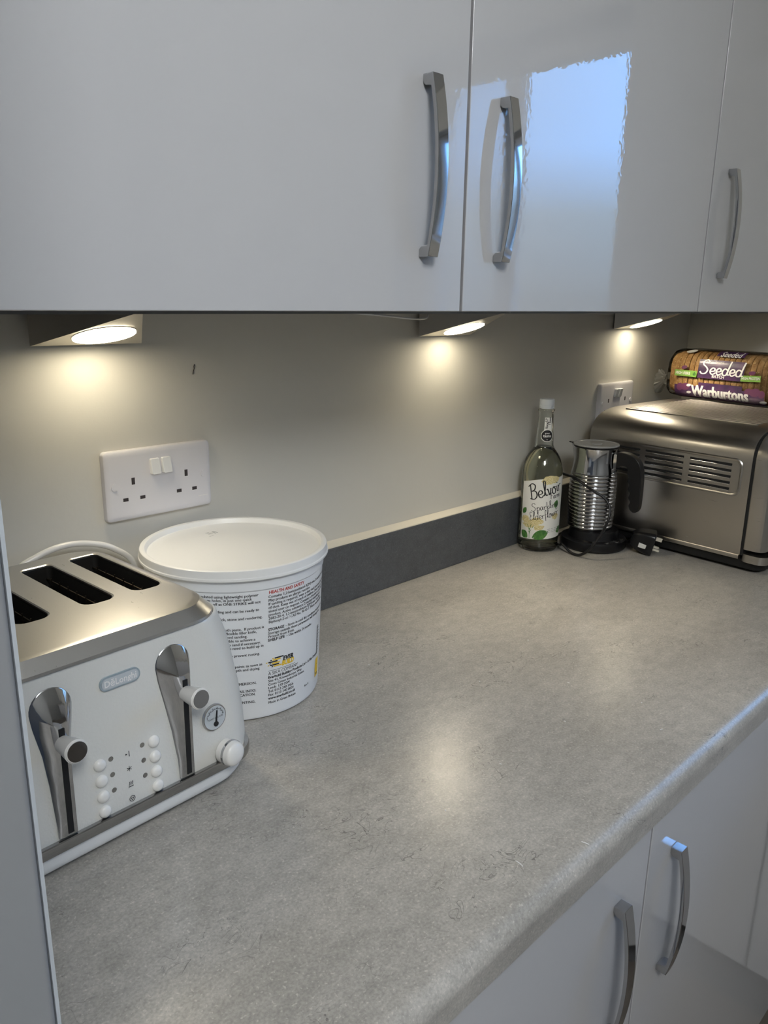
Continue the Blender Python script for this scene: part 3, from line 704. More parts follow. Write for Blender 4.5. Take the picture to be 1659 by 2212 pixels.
prism(b, [(-.0010, -.006), (.0010, -.006), (.0022, .0072), (.0010, .0076)], lambda u, v, s: (GX + .0004 + u, fy(GZ) - .0028 - .0006 * s, GZ + v))
disc(b, (GX + .0004, fy(GZ) - .0027, GZ - .0062), (0, -1, 0), .0026, .001, 18); obj('needle', b, 'ink', g)
# browning dial at the end of the chrome band
b = bmesh.new(); c = Vector((.0985, -.002, .0440)); ax = Vector((.12, -1, .05)).normalized()
disc(b, c, ax, .0118, .0075, 32, 0, r1=.0124); disc(b, c + ax * .0095, ax, .0124, .004, 32, 0, r1=.0116, dome=.0045)
k_ = obj('dial', b, 'ivory_plastic', tx, ang=50)
b = bmesh.new(); disc(b, c + ax * .0072, ax, .0127, .0026, 32); o = obj('dial_ring', b, 'chrome', k_); o['label'] = 'chrome ring'
# mains cord looping up behind the toaster (world points moved into the toaster's frame)
def to_toaster(p):
    d = Vector((p[0] + .2085, p[1] + .3018)); c, s = math.cos(.0504), math.sin(.0504)
    return (c * d.x + s * d.y, -s * d.x + c * d.y, p[2])
b = bmesh.new()
tube(b, [to_toaster(p) for p in ((-.225, -.028, .045), (-.212, -.024, .11), (-.190, -.020, .168), (-.166, -.022, .1845), (-.136, -.024, .1920), (-.106, -.025, .1890), (-.076, -.025, .1765), (-.050, -.022, .150), (-.050, -.0245, .10), (-.068, -.025, .04), (-.10, -.026, .006))], .0037, 10, 0, 8)
o = obj('cord', b, 'ivory_plastic', tx, ang=60); o['label'] = 'white mains cord'

# ================================================================== WHITE TUB WITH PRINTED TEXT
BX, BY = .0285, -.1235
bk = thing('tub', 'white round plastic tub with black printed instructions behind the toaster', 'tub', (BX, BY, WT))
def tub_r(z): return .0976 + .0066 * min(1., z / .155)
b = bmesh.new()
lathe(b, [(.080, .0005), (.0935, .0005), (.0965, .0025), (.0976, .006), (tub_r(.05), .05), (tub_r(.1), .1), (tub_r(.155), .155), (tub_r(.155), .1596), (.1048, .1604), (.1056, .1614), (.1060, .1690), (.1062, .1745), (.103, .176), (.10, .176)], 96, cap0=True, cap1=True)
obj('tub_body', b, 'tub', bk, ang=30)
b = bmesh.new()
lathe(b, [(.1050, .1738), (.1108, .1742), (.1114, .1752), (.1112, .1772), (.1104, .1782), (.1098, .1840), (.1092, .1858), (.1078, .1866), (.1050, .1866), (.1034, .1860), (.1022, .1835), (.1012, .1806), (.0985, .1797), (.05, .1797), (.001, .1797)], 112, cap1=True, cap0=True)
for (u0, u1, v0, v1) in ((.004, .010, .062, .0632), (.004, .010, .0655, .0667), (.004, .009, .069, .0702), (.013, .0142, .061, .070), (.016, .0172, .061, .070), (.013, .0172, .0692, .0704), (.000, .003, .054, .0552), (.004, .007, .055, .0562)):   # moulded marks
    quadpatch(b, lambda u, v: (u, v, .17995), u0, u1, v0, v1, 1, 1, 1)
obj('lid', b, ['lid', 'grey_ink'], bk, ang=30)
TR = .1015
def tub_map(a_deg, z0, anchor='L'):
    def fn(u, v):
        z = z0 + v; r = tub_r(z) + .00025; a = math.radians(a_deg) + u / TR
        return (r * math.cos(a), r * math.sin(a), z)
    return fn
b = bmesh.new()
S_ = .0046
def line(txt, a, z, size=S_, mi=0, bold=0., align='LEFT', sxx=.98):
    for k in ((-.06, .06) if bold == 0 else (0.,)): put(b, text_geo(txt, size, bold, 0, align, sxx), tub_map(a + k, z), mi)
A2 = -104.6
line('HEALTH AND SAFETY', A2, .1546, .0050, 1, .03)
for i, s in enumerate(('Contains 1,2-benzisothiazol-3(2H)-one, 2-methyl-2H-isothiazol', 'May produce an allergic reaction.', 'If sanding is required, wear a dust mask and avoid the inhal', 'of dust. Keep out of reach of children. Data sheet profes', 'sional user on request. Contains a biocide to treat the', 'product. Active substance: 2-methyl-4-isothiazolin', '2682-20-4, 1,2-benzisothiazol-3(2H)-one / use No.', 'Biphenyl-2-ol / CAS No. 90-43-7. Please use biocides')):
    line(s, A2 - .4, .1496 - i * .00432)
line('STORAGE', A2 - .7, .1100, S_, 0, .035); line('\u2013 Store in cool dry conditions between 5\u00b0C', A2 - .7 + 12.0, .1100)
line('Storage outside these parameters will damage the', A2 - .8, .1057); line('Protect from frost.', A2 - .8, .1015)
line('SHELF LIFE', A2 - .9, .0972, S_, 0, .035); line('\u2013 Use within 24 months', A2 - .9 + 13.0, .0972)
# maker's mark: stepped black and yellow bricks beside two words
def brick(a, z, w, h, mi): quadpatch(b, tub_map(a, z), 0, w, 0, h, 3, 1, mi)
for i, (da, w, mi) in enumerate(((2.6, .0098, 2), (1.4, .0098, 0), (3.8, .0084, 2), (.2, .0060, 0), (3.9, .0075, 2), (1.6, .0058, 0), (5.0, .0072, 2), (3.2, .0062, 0))):
    pass
for i in range(6):
    z = .0742 - i * .0020
    off = (4.6, 3.2, .2, 2.6, 1.4, 4.0)[i]; col = (0, 2, 0, 2, 0, 2)[i]
    brick(-105.6 + off, z, .0115 - .0012 * (i % 2), .0016, col)
    brick(-105.6 + off - 1.6, z + .0003, .0020, .0011, 0 if col == 2 else 2)
put(b, text_geo('EVER', .0078, .05, .15, 'LEFT', .86), tub_map(-94.9, .0688), 0)
put(b, text_geo('BUILD', .0078, .06, .15, 'LEFT', .80), tub_map(-95.7, .0634), 2)
brick(-105.5, .0602, .0365, .0004, 0)
put(b, text_geo('A SIKA COMPANY', .0058, .0, .0, 'LEFT', .88), tub_map(-105.5, .0552), 0)
for i, (s, bd) in enumerate((('Everbuild Building Products Ltd \u2013 A Sika Company', .035), ('Site 41, Knowsthorpe Way', 0.), ('Cross Green Industrial Estate.', 0.), ('Leeds  LS9 0SW', 0.), ('Tel: 0113 240 3456', 0.), ('Fax: 0113 240 0024', 0.), ('www.everbuild.co.uk', .03), ('Made in Great Britain', 0.))):
    line(s, -105.6, .0508 - i * .00446 - (.0008 if i == 7 else 0), .0045, 0, bd)
line('Rev. 8', -74.5, .0212, .0036)
for (s, a, z) in (('One Strike is a ready mixed filler, formulated using lightweight polymer', -111.2, .1541), ('technology to fill holes, even deep holes, in just one quick', -115.2, .1500), ('application. Do not over fill, level off as ONE STRIKE will not', -109.9, .1456),
                  ('shrink. It requires no sanding and can be ready to', -110.8, .1366), ('wood, plaster, brick, stone and rendering.', -108.9, .1276), ('stir to a smooth paste.  If product is', -107.9, .1150), ('apply using a flexible filler knife,', -112.6, .1106),
                  ('will not need sanding.', -118.4, .1062), ('if it is not possible to achieve a', -113.6, .1016), ('wet finish to sand if necessary.', -110.2, .0970), ('there is no need to build up in', -108.4, .0925), ('nail heads to prevent rusting.', -110.8, .0834),
                  ('clean with paints as soon as', -109.4, .0698), ('filling depth and drying', -111.3, .0652), ('CONSTANT IMMERSION.', -113.4, .0476), ('DO NOT NAIL INTO.', -113.7, .0382), ('SPECIFICATION.', -114.2, .0335), ('BEFORE PAINTING,', -114.4, .0241)):
    line(s, a, z, .0046, 0, 0., 'RIGHT')
# narrow sideways print and the yellow patch at the right edge
for i in range(26):
    quadpatch(b, tub_map(-57.0, .052 + i * .0014), 0, .0035 + .002 * ((i * 7) % 3), 0, .0008, 2, 1, 0)
polypatch(b, [(0, 0), (.012, 0), (.012, .024), (.001, .024), (-.001, .012)], tub_map(-58.4, .0205), 2)
for k in range(3): quadpatch(b, tub_map(-57.4, .0235 + k * .006), 0, .010, 0, .0016, 2, 1, 0)
flat_obj('printed_text', b, ['ink', 'red_ink', 'yellow_ink'], bk)

# ================================================================== BOTTLE
PX, PY = .7861, -.0532
bo = thing('bottle', 'clear glass bottle of sparkling elderflower drink with white cap', 'bottle', (PX, PY, WT))
outer = [(.001, .004), (.022, .0022), (.033, .0004), (.0365, .0016), (.0382, .006), (.0386, .02), (.0387, .08), (.0387, .152), (.0379, .160), (.0358, .1695), (.0325, .1795), (.0280, .1880), (.0228, .1948), (.0190, .2000), (.0173, .2050), (.0167, .215), (.0155, .235), (.0143, .258), (.0138, .2665), (.0140, .2690), (.0156, .2700), (.0157, .2722), (.0140, .2735), (.0132, .276), (.0132, .288)]
inner = [(.0112, .288), (.0112, .266), (.0126, .235), (.0140, .213), (.0146, .2045), (.0164, .1985), (.0203, .1930), (.0256, .1862), (.0303, .1778), (.0335, .1680), (.0355, .1590), (.0362, .150), (.0362, .02), (.0345, .0105), (.028, .0085), (.001, .0095)]
b = bmesh.new(); lathe(b, outer + inner, 64, cap0=True, cap1=True); obj('glass_body', b, 'glass', bo, ang=60)
b = bmesh.new()
liq = [(.001, .0093), (.028, .0083), (.0346, .0103), (.0363, .02), (.0363, .150), (.0356, .159), (.0336, .168), (.0304, .1778), (.0257, .1862), (.0204, .193), (.0165, .1985), (.0150, .2025), (.001, .2020)]
lathe(b, liq, 64, cap0=True, cap1=True); o = obj('drink', b, 'liquid', bo, ang=60)
b = bmesh.new()
def cap_loops():
    out = []
    for (r, z) in ((.0120, .2748), (.0140, .2748), (.0140, .2775), (.0136, .2779), (.0140, .2783), (.0140, .2815), (.0136, .2819), (.0140, .2823), (.0140, .2898), (.0137, .2916), (.0128, .2924)):
        out.append([(r * (1 + (.012 if k % 2 and .2822 < z < .2905 else 0)) * math.cos(2 * PI * k / 72), r * (1 + (.012 if k % 2 and .2822 < z < .2905 else 0)) * math.sin(2 * PI * k / 72), z) for k in range(72)])
    return out
loft(b, cap_loops(), True, True); obj('screw_cap', b, 'cap', bo, ang=30)
LR = .0390
def bot(a_deg, z0, slope=0., r=LR):
    ca, sa = math.cos(slope), math.sin(slope)
    def fn(u, v):
        s = u * ca - v * sa; z = z0 + u * sa + v * ca; a = math.radians(a_deg) + s / LR
        return (r * math.cos(a), r * math.sin(a), z)
    return fn
b = bmesh.new()
# paper: straight foot, wavy rising top
A0, A1 = 154., 298.
NA = 40; rows = []
for j in range(9):
    row = []
    for i in range(NA + 1):
        q = i / NA; a = math.radians(A0 + (A1 - A0) * q)
        zt = .1362 + .0185 * q + .004 * math.sin(q * 5.5) * q; zb = .0243 + .0060 * q
        row.append(b.verts.new((LR * math.cos(a), LR * math.sin(a), zb + (zt - zb) * j / 8)))
    rows.append(row)
for r0, r1_ in zip(rows, rows[1:]):
    for i in range(NA): b.faces.new((r0[i], r0[i + 1], r1_[i + 1], r1_[i]))
I_ = LR + .00012
script(b, 'Belvoir', bot(185., .1030, .30, I_), .030, .0019, 1, width=.0690)
script(b, 'Farm', bot(240.5, .1062, .16, I_), .0130, .0010, 1, width=.0250)
script(b, 'Sparkling', bot(190., .0808, .21, I_), .0150, .0009, 1, width=.0550)
script(b, 'Elderflower', bot(187., .0625, .21, I_), .0165, .0009, 1, width=.0610)
# painted elderflower heads, stems and leaves
def blob(a, z, w, h, mi, n=22, jag=.16, sl=.2):
    fn = bot(a, z, sl, I_ - .00003); rnd = random.Random(int(a * 10))
    polypatch(b, [(w * math.cos(2 * PI * k / n) * (1 + jag * rnd.uniform(-1, 1)), h * math.sin(2 * PI * k / n) * (1 + jag * rnd.uniform(-1, 1))) for k in range(n)], fn, mi)
def leaf(a, z, L_, W_, ang, mi=3):
    fn = bot(a, z, 0, I_ - .00003); pts = []
    for k in range(13):
        t_ = k / 12; pts.append((L_ * t_, W_ * math.sin(PI * t_) ** .8))
    for k in range(11, 0, -1):
        t_ = k / 12; pts.append((L_ * t_, -W_ * math.sin(PI * t_) ** .8))
    c, s = math.cos(ang), math.sin(ang)
    polypatch(b, [(x * c - y * s, x * s + y * c) for x, y in pts], fn, mi)
blob(187, .0560, .0165, .0085, 2); blob(206, .0615, .0130, .0075, 2); blob(171, .0640, .0085, .0070, 2); blob(214, .0500, .010, .005, 2)
blob(236, .1440, .0150, .0085, 2); blob(252, .1440, .0110, .0065, 2); blob(262, .072, .008, .006, 2)
for (u0, v0, u1, v1) in ((0, 0, 0, .020), (0, .012, -.009, .026), (0, .012, .009, .026), (0, .016, -.004, .028), (0, .016, .004, .028), (0, .010, .014, .022)):
    fn = bot(188., .0270, .05, I_ + .00005); d = Vector((u1 - u0, v1 - v0)).normalized(); q = Vector((-d.y, d.x)) * .0005
    b.faces.new([b.verts.new(fn(*p)) for p in ((u0 - q.x, v0 - q.y), (u1 - q.x, v1 - q.y), (u1 + q.x, v1 + q.y), (u0 + q.x, v0 + q.y))]).material_index = 4
leaf(196, .0285, .034, .0095, .42); leaf(182, .0275, .020, .0075, 2.5); leaf(160, .074, .015, .0048, .95); leaf(260, .088, .016, .006, 1.3); leaf(270, .040, .02, .007, .3)
for i in range(3): line_z = .0465 - i * .0032; [quadpatch(b, bot(238., line_z, .1, I_ + .0003), .0075 * j, .0075 * j + .0058, 0, .0009, 3, 1, 5) for j in range(5)]
o = flat_obj('front_label', b, ['paper', 'ink', 'bloom_ink', 'leaf_ink', 'leaf_ink', 'grey_ink'], bo); o['label'] = 'printed paper label with white flowers and green leaves'
# neck label: strip with hand lettering and a black round award seal
def neck_r(z): return .0138 + (.0167 - .0138) * max(0, min(1, (.262 - z) / .05)) + .0003
def nk(a_deg, z0, rot=0., o_=0.):
    c, s = math.cos(rot), math.sin(rot)
    def fn(u, v):
        x = u * c - v * s; z = z0 + u * s + v * c; r = neck_r(z) + o_; a = math.radians(a_deg) + x / .0155
        return (r * math.cos(a), r * math.sin(a), z)
    return fn
b = bmesh.new()
quadpatch(b, nk(206, .222), 0, .0145, 0, .0365, 8, 8, 0)
CA = 229.
polypatch(b, [(.0118 * math.cos(2 * PI * k / 32), .0118 * math.sin(2 * PI * k / 32)) for k in range(32)], nk(CA, .2245, 0, .0001), 0)
polypatch(b, [(.0106 * math.cos(2 * PI * k / 32), .0106 * math.sin(2 * PI * k / 32)) for k in range(32)], nk(CA, .2245, 0, .0002), 1)
put(b, text_geo('great', .0042, .01, 0, 'CENTER'), nk(CA, .2278, 0, .0004), 2, .002); put(b, text_geo('taste', .0076, .02, 0, 'CENTER'), nk(CA, .2218, 0, .0004), 2, .002)
put(b, text_geo('*', .006, .02, 0, 'CENTER'), nk(CA, .2140, 0, .0003), 2)
script(b, 'Hand-P', nk(230, .2372, PI / 2, .0002), .0058, .0007, 1, width=.0200); script(b, 'Flowe', nk(250, .2445, PI / 2, .0002), .0050, .0007, 1, width=.0150)
flat_obj('neck_label', b, ['paper', 'ink', 'white_ink'], bo)

# ================================================================== MILK FROTHER
FX, FY = .880, -.121
mf = thing('milk_frother', 'ribbed chrome milk frother jug on a round black base', 'frother', (FX, FY, WT))
JX, JY = -.0045, .0075                                 # jug axis, relative to the base
b = bmesh.new(); lathe(b, [(.058, .0), (.062, .001), (.0640, .004), (.0643, .014), (.0628, .0188), (.058, .0205), (.050, .021), (.0495, .0222), (.0480, .0300), (.0465, .0365), (.040, .0368)], 72, cap0=True, cap1=True)
obj('base', b, 'black', mf, ang=30)
for (bx_, by_) in ((-.047, -.030), (-.030, -.0465), (-.008, -.0545), (.015, -.0535)):
    b = bmesh.new(); disc(b, (bx_, by_, .0198), (0, 0, 1), .0046, .0012, 18, dome=.0006); o = obj('button', b, 'dark_chrome', mf)
b = bmesh.new()
prof = [(.030, .0370), (.0405, .0372), (.0418, .0395)]
nr = 15; z0, z1 = .040, .1495
for k in range(nr):
    z = z0 + (z1 - z0) * k / nr; h = (z1 - z0) / nr; base_r = .0418 + .0030 * math.sin(PI * min(1, (k + 1.5) / nr * .72))
    for q in range(6): prof.append((base_r + .0012 * math.sin(PI * q / 5.), z + h * (.08 + .80 * q / 5)))
    prof.append((base_r - .0009, z + h * .97))
prof += [(.0432, .1505), (.0425, .156), (.0410, .166), (.0402, .176), (.0404, .186), (.0414, .195), (.0424, .1990), (.0420, .1995), (.0398, .1985), (.0398, .16), (.038, .06), (.001, .05)]
HD = math.radians(-86.6); SD = HD + PI
loops = []
for r, z in prof:
    lp = []
    for k in range(72):
        a = 2 * PI * k / 72; rr = r
        if z > .178 and r > .0395:                     # pouring lip opposite the handle
            d = abs((a - SD + PI) % (2 * PI) - PI)
            if d < .42: rr = r + .0135 * (z - .178) / .0215 * (1 - d / .42) ** 1.3
        lp.append((JX + rr * math.cos(a), JY + rr * math.sin(a), z + (.0035 * (1 - min(1, abs((a - SD + PI) % (2 * PI) - PI) / .42)) if z > .197 else 0)))
    loops.append(lp)
loft(b, loops, False, False); jug = obj('jug', b, 'chrome', mf, ang=50); jug['label'] = 'polished chrome jug with ribbed lower half'
b = bmesh.new()
lathe(b, [(.0390, .1965), (.0430, .1995), (.0434, .2002), (.0434, .2015), (.0415, .2020)], 64, JX, JY, cap0=True, cap1=True); sl_ = obj('lid_seal', b, 'black', mf)
tb = bmesh.new(); c, s = math.cos(SD), math.sin(SD)
prism(tb, [(.038, -.011), (.0575, -.002), (.0575, .002), (.038, .011)], lambda u, v, k: (JX + u * c - v * s, JY + u * s + v * c, .2005 + .0018 * k)); o = obj('lid_tab', tb, 'black', mf)
b = bmesh.new()
lathe(b, [(.001, .2022), (.0425, .2022), (.0437, .2030), (.0437, .2045), (.0428, .2056), (.0385, .2058), (.0375, .2050), (.0110, .2050), (.0105, .2060), (.001, .2060)], 64, JX, JY, cap0=True, cap1=True)
o = obj('lid', b, 'lid_clear', mf, ang=30); o['label'] = 'clear smoky lid'
# handle: steel bracket and black finger grip
hd = Vector((math.cos(HD), math.sin(HD), 0)); hs = Vector((-hd.y, hd.x, 0))
def HP(r, z, w=0.): 
    p = Vector((JX, JY, 0)) + hd * r + hs * w; return (p.x, p.y, z)
b = bmesh.new()
outer_h = [(.0465, .1945), (.060, .1955), (.075, .1925), (.0885, .1845), (.0965, .1700), (.0990, .150), (.0995, .130), (.0995, .105), (.0985, .0925), (.0945, .0850), (.0885, .0838)]
inner_h = [(.0820, .0885), (.0795, .0960), (.0815, .1040), (.0775, .1110), (.0790, .1200), (.0750, .1270), (.0765, .1350), (.0725, .1420), (.0740, .1500), (.0705, .1570), (.0715, .1640), (.0660, .1695), (.0560, .1690), (.0465, .1640)]
poly = [(p.x, p.y) for p in catmull([(q[0], q[1], 0) for q in outer_h], 3)] + [(p.x, p.y) for p in catmull([(q[0], q[1], 0) for q in inner_h], 3)]
prism(b, poly, lambda r, z, k: HP(r, z, -.0085 + .017 * k))
bmesh.ops.recalc_face_normals(b, faces=b.faces[:])
sharp = [e_ for e_ in b.edges if len(e_.link_faces) == 2 and e_.calc_face_angle(0) > 1.]
bmesh.ops.bevel(b, geom=sharp, offset=.004, segments=3, profile=.5, affect='EDGES', clamp_overlap=True)
h = obj('handle', b, 'black', mf, ang=50)
b = bmesh.new()
prism(b, rr2(.0085, .0150, .003), lambda u, v, k: HP(.0415 + .006 * k, .1765 + v, u))
for zz in (.1845, .1685):
    p = HP(.047, zz); disc(b, p, hd, .0036, .0015, 16, dome=.0014)
obj('bracket', b, 'chrome', h, ang=40)
# cord: from the back of the base, up in a springy loop across the jug, then along to the plug
def rel(*p): return (p[0] - FX, p[1] - FY, p[2])
b = bmesh.new()
cp = [rel(*q) for q in ((.846, -.030, .006), (.842, -.024, .05), (.838, -.026, .11), (.838, -.050, .140), (.826, -.085, .1445), (.809, -.115, .1445), (.8062, -.1485, .1307), (.815, -.173, .117), (.815, -.186, .100), (.806, -.189, .076), (.796, -.181, .047), (.784, -.170, .0233), (.7885, -.148, .0055), (.791, -.1265, .0045), (.790, -.108, .016), (.797, -.098, .012), (.812, -.087, .006), (.831, -.063, .004), (.862, -.046, .0035), (.905, -.041, .0035), (.932, -.060, .0035), (.9442, -.10, .0035), (.9445, -.138, .0035), (.934, -.168, .006), (.910, -.182, .016), (.899, -.194, .0243))]
tube(b, cp, .0026, 8, 0, 7); cd = obj('cord', b, 'black', mf, ang=60)
# three-pin plug lying on its side at the end of the cord
b = bmesh.new()
pm = Matrix.Translation(rel(.9080, -.2165, .0243)) @ Matrix.Rotation(math.radians(-64), 4, 'Z') @ Matrix.Rotation(math.radians(12), 4, 'Y')
ring = lambda x, s_: [(x, y * s_, z * s_) for y, z in rr2(.0235, .0225, .009, 0, 0, 5)]
loft(b, [ring(-.026, .45), ring(-.022, .62), ring(-.014, .82), ring(.004, .97), ring(.014, 1.0), ring(.017, .96)], True, True)
bmesh.ops.transform(b, matrix=pm, verts=b.verts); pl = obj('plug', b, 'black', cd, ang=40)
b = bmesh.new()
for (py, pz, hw, hh) in ((0, .010, .0018, .0036), (-.010, -.009, .0028, .0018), (.010, -.009, .0028, .0018)):
    add_box(b, .016, .030, py - hw, py + hw, pz - hh, pz + hh, .0006, 1)
bmesh.ops.transform(b, matrix=pm, verts=b.verts); o = obj('pin', b, 'sealant', pl); o['label'] = 'brass-coloured pins'
b = bmesh.new(); add_box(b, -.010, .004, -.0245, -.0185, -.004, .004, .0004, 1)
bmesh.ops.transform(b, matrix=pm @ Matrix.Rotation(math.radians(14), 4, 'X'), verts=b.verts); o = obj('fuse_tag', b, 'paper', pl); o['label'] = 'small white tag'

# ================================================================== TOASTER OVEN
PH = math.radians(-3.5)
# local frame: x runs right from the left side panel, -y runs to the front, origin below the side/front gap
ov = thing('toaster_oven', 'brushed steel toaster oven with slotted vents in its side', 'oven', (.9298, -.3867, WT), PH)
OW, OD = .415, .332
prof = [(0., .032), (0., .10), (0., .150), (0., .200), (.0005, .2120), (.0022, .2205), (.0045, .2262), (.0085, .2325), (.0150, .2390), (.0235, .2447), (.035, .2498), (.050, .2540), (.068, .2568), (.090, .2585)]
def side_profile(): return prof + [(OW - u, z) for u, z in prof[::-1]]
sp = side_profile()
b = bmesh.new()
ys = [-.001, .0005] + [OD * k / 6 for k in range(1, 7)]
loft(b, [[(u, y, z) for u, z in sp] for y in ys], True, True)
# shallow ribs pressed into the top
for k in range(17):
    u = .075 + k * .0165
    tb = bmesh.new(); bmesh.ops.create_cube(tb, size=1)
    bmesh.ops.transform(tb, matrix=Matrix.Translation((u, .165, .2582)) @ Matrix.Diagonal((.0075, .27, .0030, 1)), verts=tb.verts)
    bmesh.ops.bevel(tb, geom=tb.edges[:], offset=.0012, segments=2, profile=.5, affect='EDGES'); merge(b, tb, 0)
obj('shell', b, 'steel', ov, ang=25)
# vent panel let into the side: frame lip, sunken field, dark slots with bright lips
b = bmesh.new()
def VL(hw, hh, r, x): return [(x, .157 + py, .1705 + pz) for py, pz in rr2(hw, hh, r, 0, 0, 6)]
loft(b, [VL(.1435, .0345, .014, -.0002), VL(.1420, .0330, .0135, -.0016), VL(.1400, .0310, .0125, -.0014), VL(.1385, .0295, .012, -.0003)], False, True)
for (y0, y1) in ((.0335, .1130), (.1250, .2045), (.2160, .2860)):
    for k in range(5):
        z = .1925 - k * .0110
        add_box(b, -.0009, .0002, y0, y1, z - .0018, z + .0024, .0004, 1, mi=1)
        add_box(b, -.0017, .0002, y0 + .0006, y1 - .0006, z - .0036, z - .0016, .0007, 2, mi=2)
obj('vent_panel', b, ['steel', 'matt_black', 'chrome'], ov, ang=30)
b = bmesh.new(); add_box(b, .0015, OW - .0015, -.0045, -.0011, .03, .252, mi=0)
rows = [[(u * (1 - .008) + .0016, y, (z - .032) * .992 + .032) for u, z in sp] for y in (-.0060, -.0010)]
b.free(); b = bmesh.new(); loft(b, rows, True, True); obj('gasket', b, 'matt_black', ov, smooth=False)
b = bmesh.new()                                        # front frame, corners rounded towards the door
def fr(y, g): return [(min(max(u, 0) + g if u < OW / 2 else u - g, OW), y, (z - .044) * (1 - g * .8) + .044 if z > .05 else .044) for u, z in sp]
loft(b, [fr(-.0062, .001), fr(-.0085, 0.), fr(-.0290, .0002), fr(-.0350, .0022), fr(-.0390, .0070), fr(-.0405, .013)], True, True)
fo = obj('front_frame', b, 'steel', ov, ang=30)
b = bmesh.new(); add_box(b, .03, OW - .10, -.0445, -.0408, .062, .225, .003, 2); d_ = obj('door', b, 'black', ov)
b = bmesh.new(); tube(b, [(.05, -.075, .212), (OW - .12, -.075, .212)], .006, 12, 0, 1); add_box(b, .055, .065, -.075, -.044, .208, .216); add_box(b, OW - .135, OW - .125, -.075, -.044, .208, .216); obj('door_handle', b, 'steel', d_)
b = bmesh.new()                                        # bright strip round the foot
loft(b, [[(u, y, z) for u, z in ((-.0012, .0245), (-.0020, .0262), (-.0020, .0300), (-.0008, .0322), (.01, .0322), (.01, .0245))] for y in (.0005, OD)], True, True)
loft(b, [[(x, y, z) for x, y in rrect(OW / 2 + .0025, -.047, -.0008, .016, 6, OW / 2)] for z in (.0215, .0360)], True, True)
obj('foot_strip', b, 'steel', ov, ang=30)
b = bmesh.new(); loft(b, [[(x, y, z) for x, y in rrect(OW / 2 - g, -.045 + g, OD - g, .018, 6, OW / 2)] for z, g in ((.006, .010), (.0095, .006), (.0245, .003))], True, True)
obj('underside', b, 'matt_black', ov, smooth=False)
for px in (.04, OW - .04):
    for py in (.0, OD - .04):
        b = bmesh.new(); disc(b, (px, py, 0), (0, 0, 1), .012, .008, 18); obj('foot', b, 'matt_black', ov)

# ================================================================== BREAD IN ITS BAG
BH = .1100                                            # loaf lies on the oven's ribs, long side towards the viewer
br = thing('bread_loaf', 'sliced seeded loaf in a printed plastic bag on top of the oven', 'bread', (1.2805, -.0766, WT + .2602), math.radians(-10.38))
# local frame: -y runs along the loaf towards the room, +x runs away from the viewer
def loaf_prof(k=1., n=30):
    """x (0 near face .. .11 far), z"""
    out = []
    for i in range(n):
        a = 2 * PI * i / n - PI / 2
        c, s = math.cos(a), math.sin(a)
        e_ = .42 if s < 0 else .72
        x = .056 + .054 * k * math.copysign(abs(c) ** (.5 if s < 0 else .62), c); z = .0555 + .0545 * k * math.copysign(abs(s) ** (e_ if s > 0 else .38), s)
        out.append((x, z))
    return out
b = bmesh.new(); NSL = 22; L0, L1 = -.030, .262
for i in range(NSL):
    y0 = L0 + (L1 - L0) * i / NSL; th = (L1 - L0) / NSL; kk = 1.0 if 2 <= i < NSL - 1 else (.86, .95)[i] if i < 2 else .92
    jx = random.uniform(-.0008, .0008)
    loft(b, [[(x + jx, -(y0 + th * t_), z) for x, z in loaf_prof((kk - sh) * .955)] for t_, sh in ((.02, .030), (.10, .008), (.5, .0), (.9, .008), (.97, .030))], True, True)
obj('loaf', b, 'bread', br, ang=70)
b = bmesh.new()
st = [(-.060, .12, .03), (-.052, .20, .0), (-.045, .50, -.004), (-.036, .84, 0), (-.026, .97, 0), (.0, 1.0, 0), (.06, 1.005, 0), (.13, 1.0, 0), (.20, 1.004, 0), (.262, .99, 0), (.275, .80, 0), (.285, .4, 0)]
def bag_loop(y, k, dz):
    out = []
    for i, (x, z) in enumerate(loaf_prof(1.0, 48)):
        w = 1 + .012 * math.sin(i * 1.7 + y * 90) + .008 * math.sin(i * 3.1 - y * 150)
        out.append((.056 + (x - .056) * k * w, -y, max(.0008, (.0555 + (z - .0555) * k * w) if k > .9 else (z * k + .040 * (1 - k)))))
    return out
loft(b, [bag_loop(*q) for q in st], False, True); bag = obj('bag', b, 'film', br, ang=80)
# gathered tail of the bag against the wall end
b = bmesh.new(); rnd = random.Random(3)
loops = []
for j, (y, k, zc) in enumerate(((-.050, .011, .036), (-.055, .009, .036), (-.060, .016, .033), (-.066, .023, .030), (-.070, .028, .028))):
    loops.append([(.030 + k * .7 * math.cos(2 * PI * i / 40) * (1 + .16 * math.sin(i * 2.6 + j)), -y + rnd.uniform(-.0012, .0012), max(.002, zc + k * 1.05 * math.sin(2 * PI * i / 40) * (1 + .14 * math.cos(i * 2.1)))) for i in range(40)])
loft(b, loops, False, True); tl = obj('bag_tail', b, 'film_bunched', bag, ang=80)
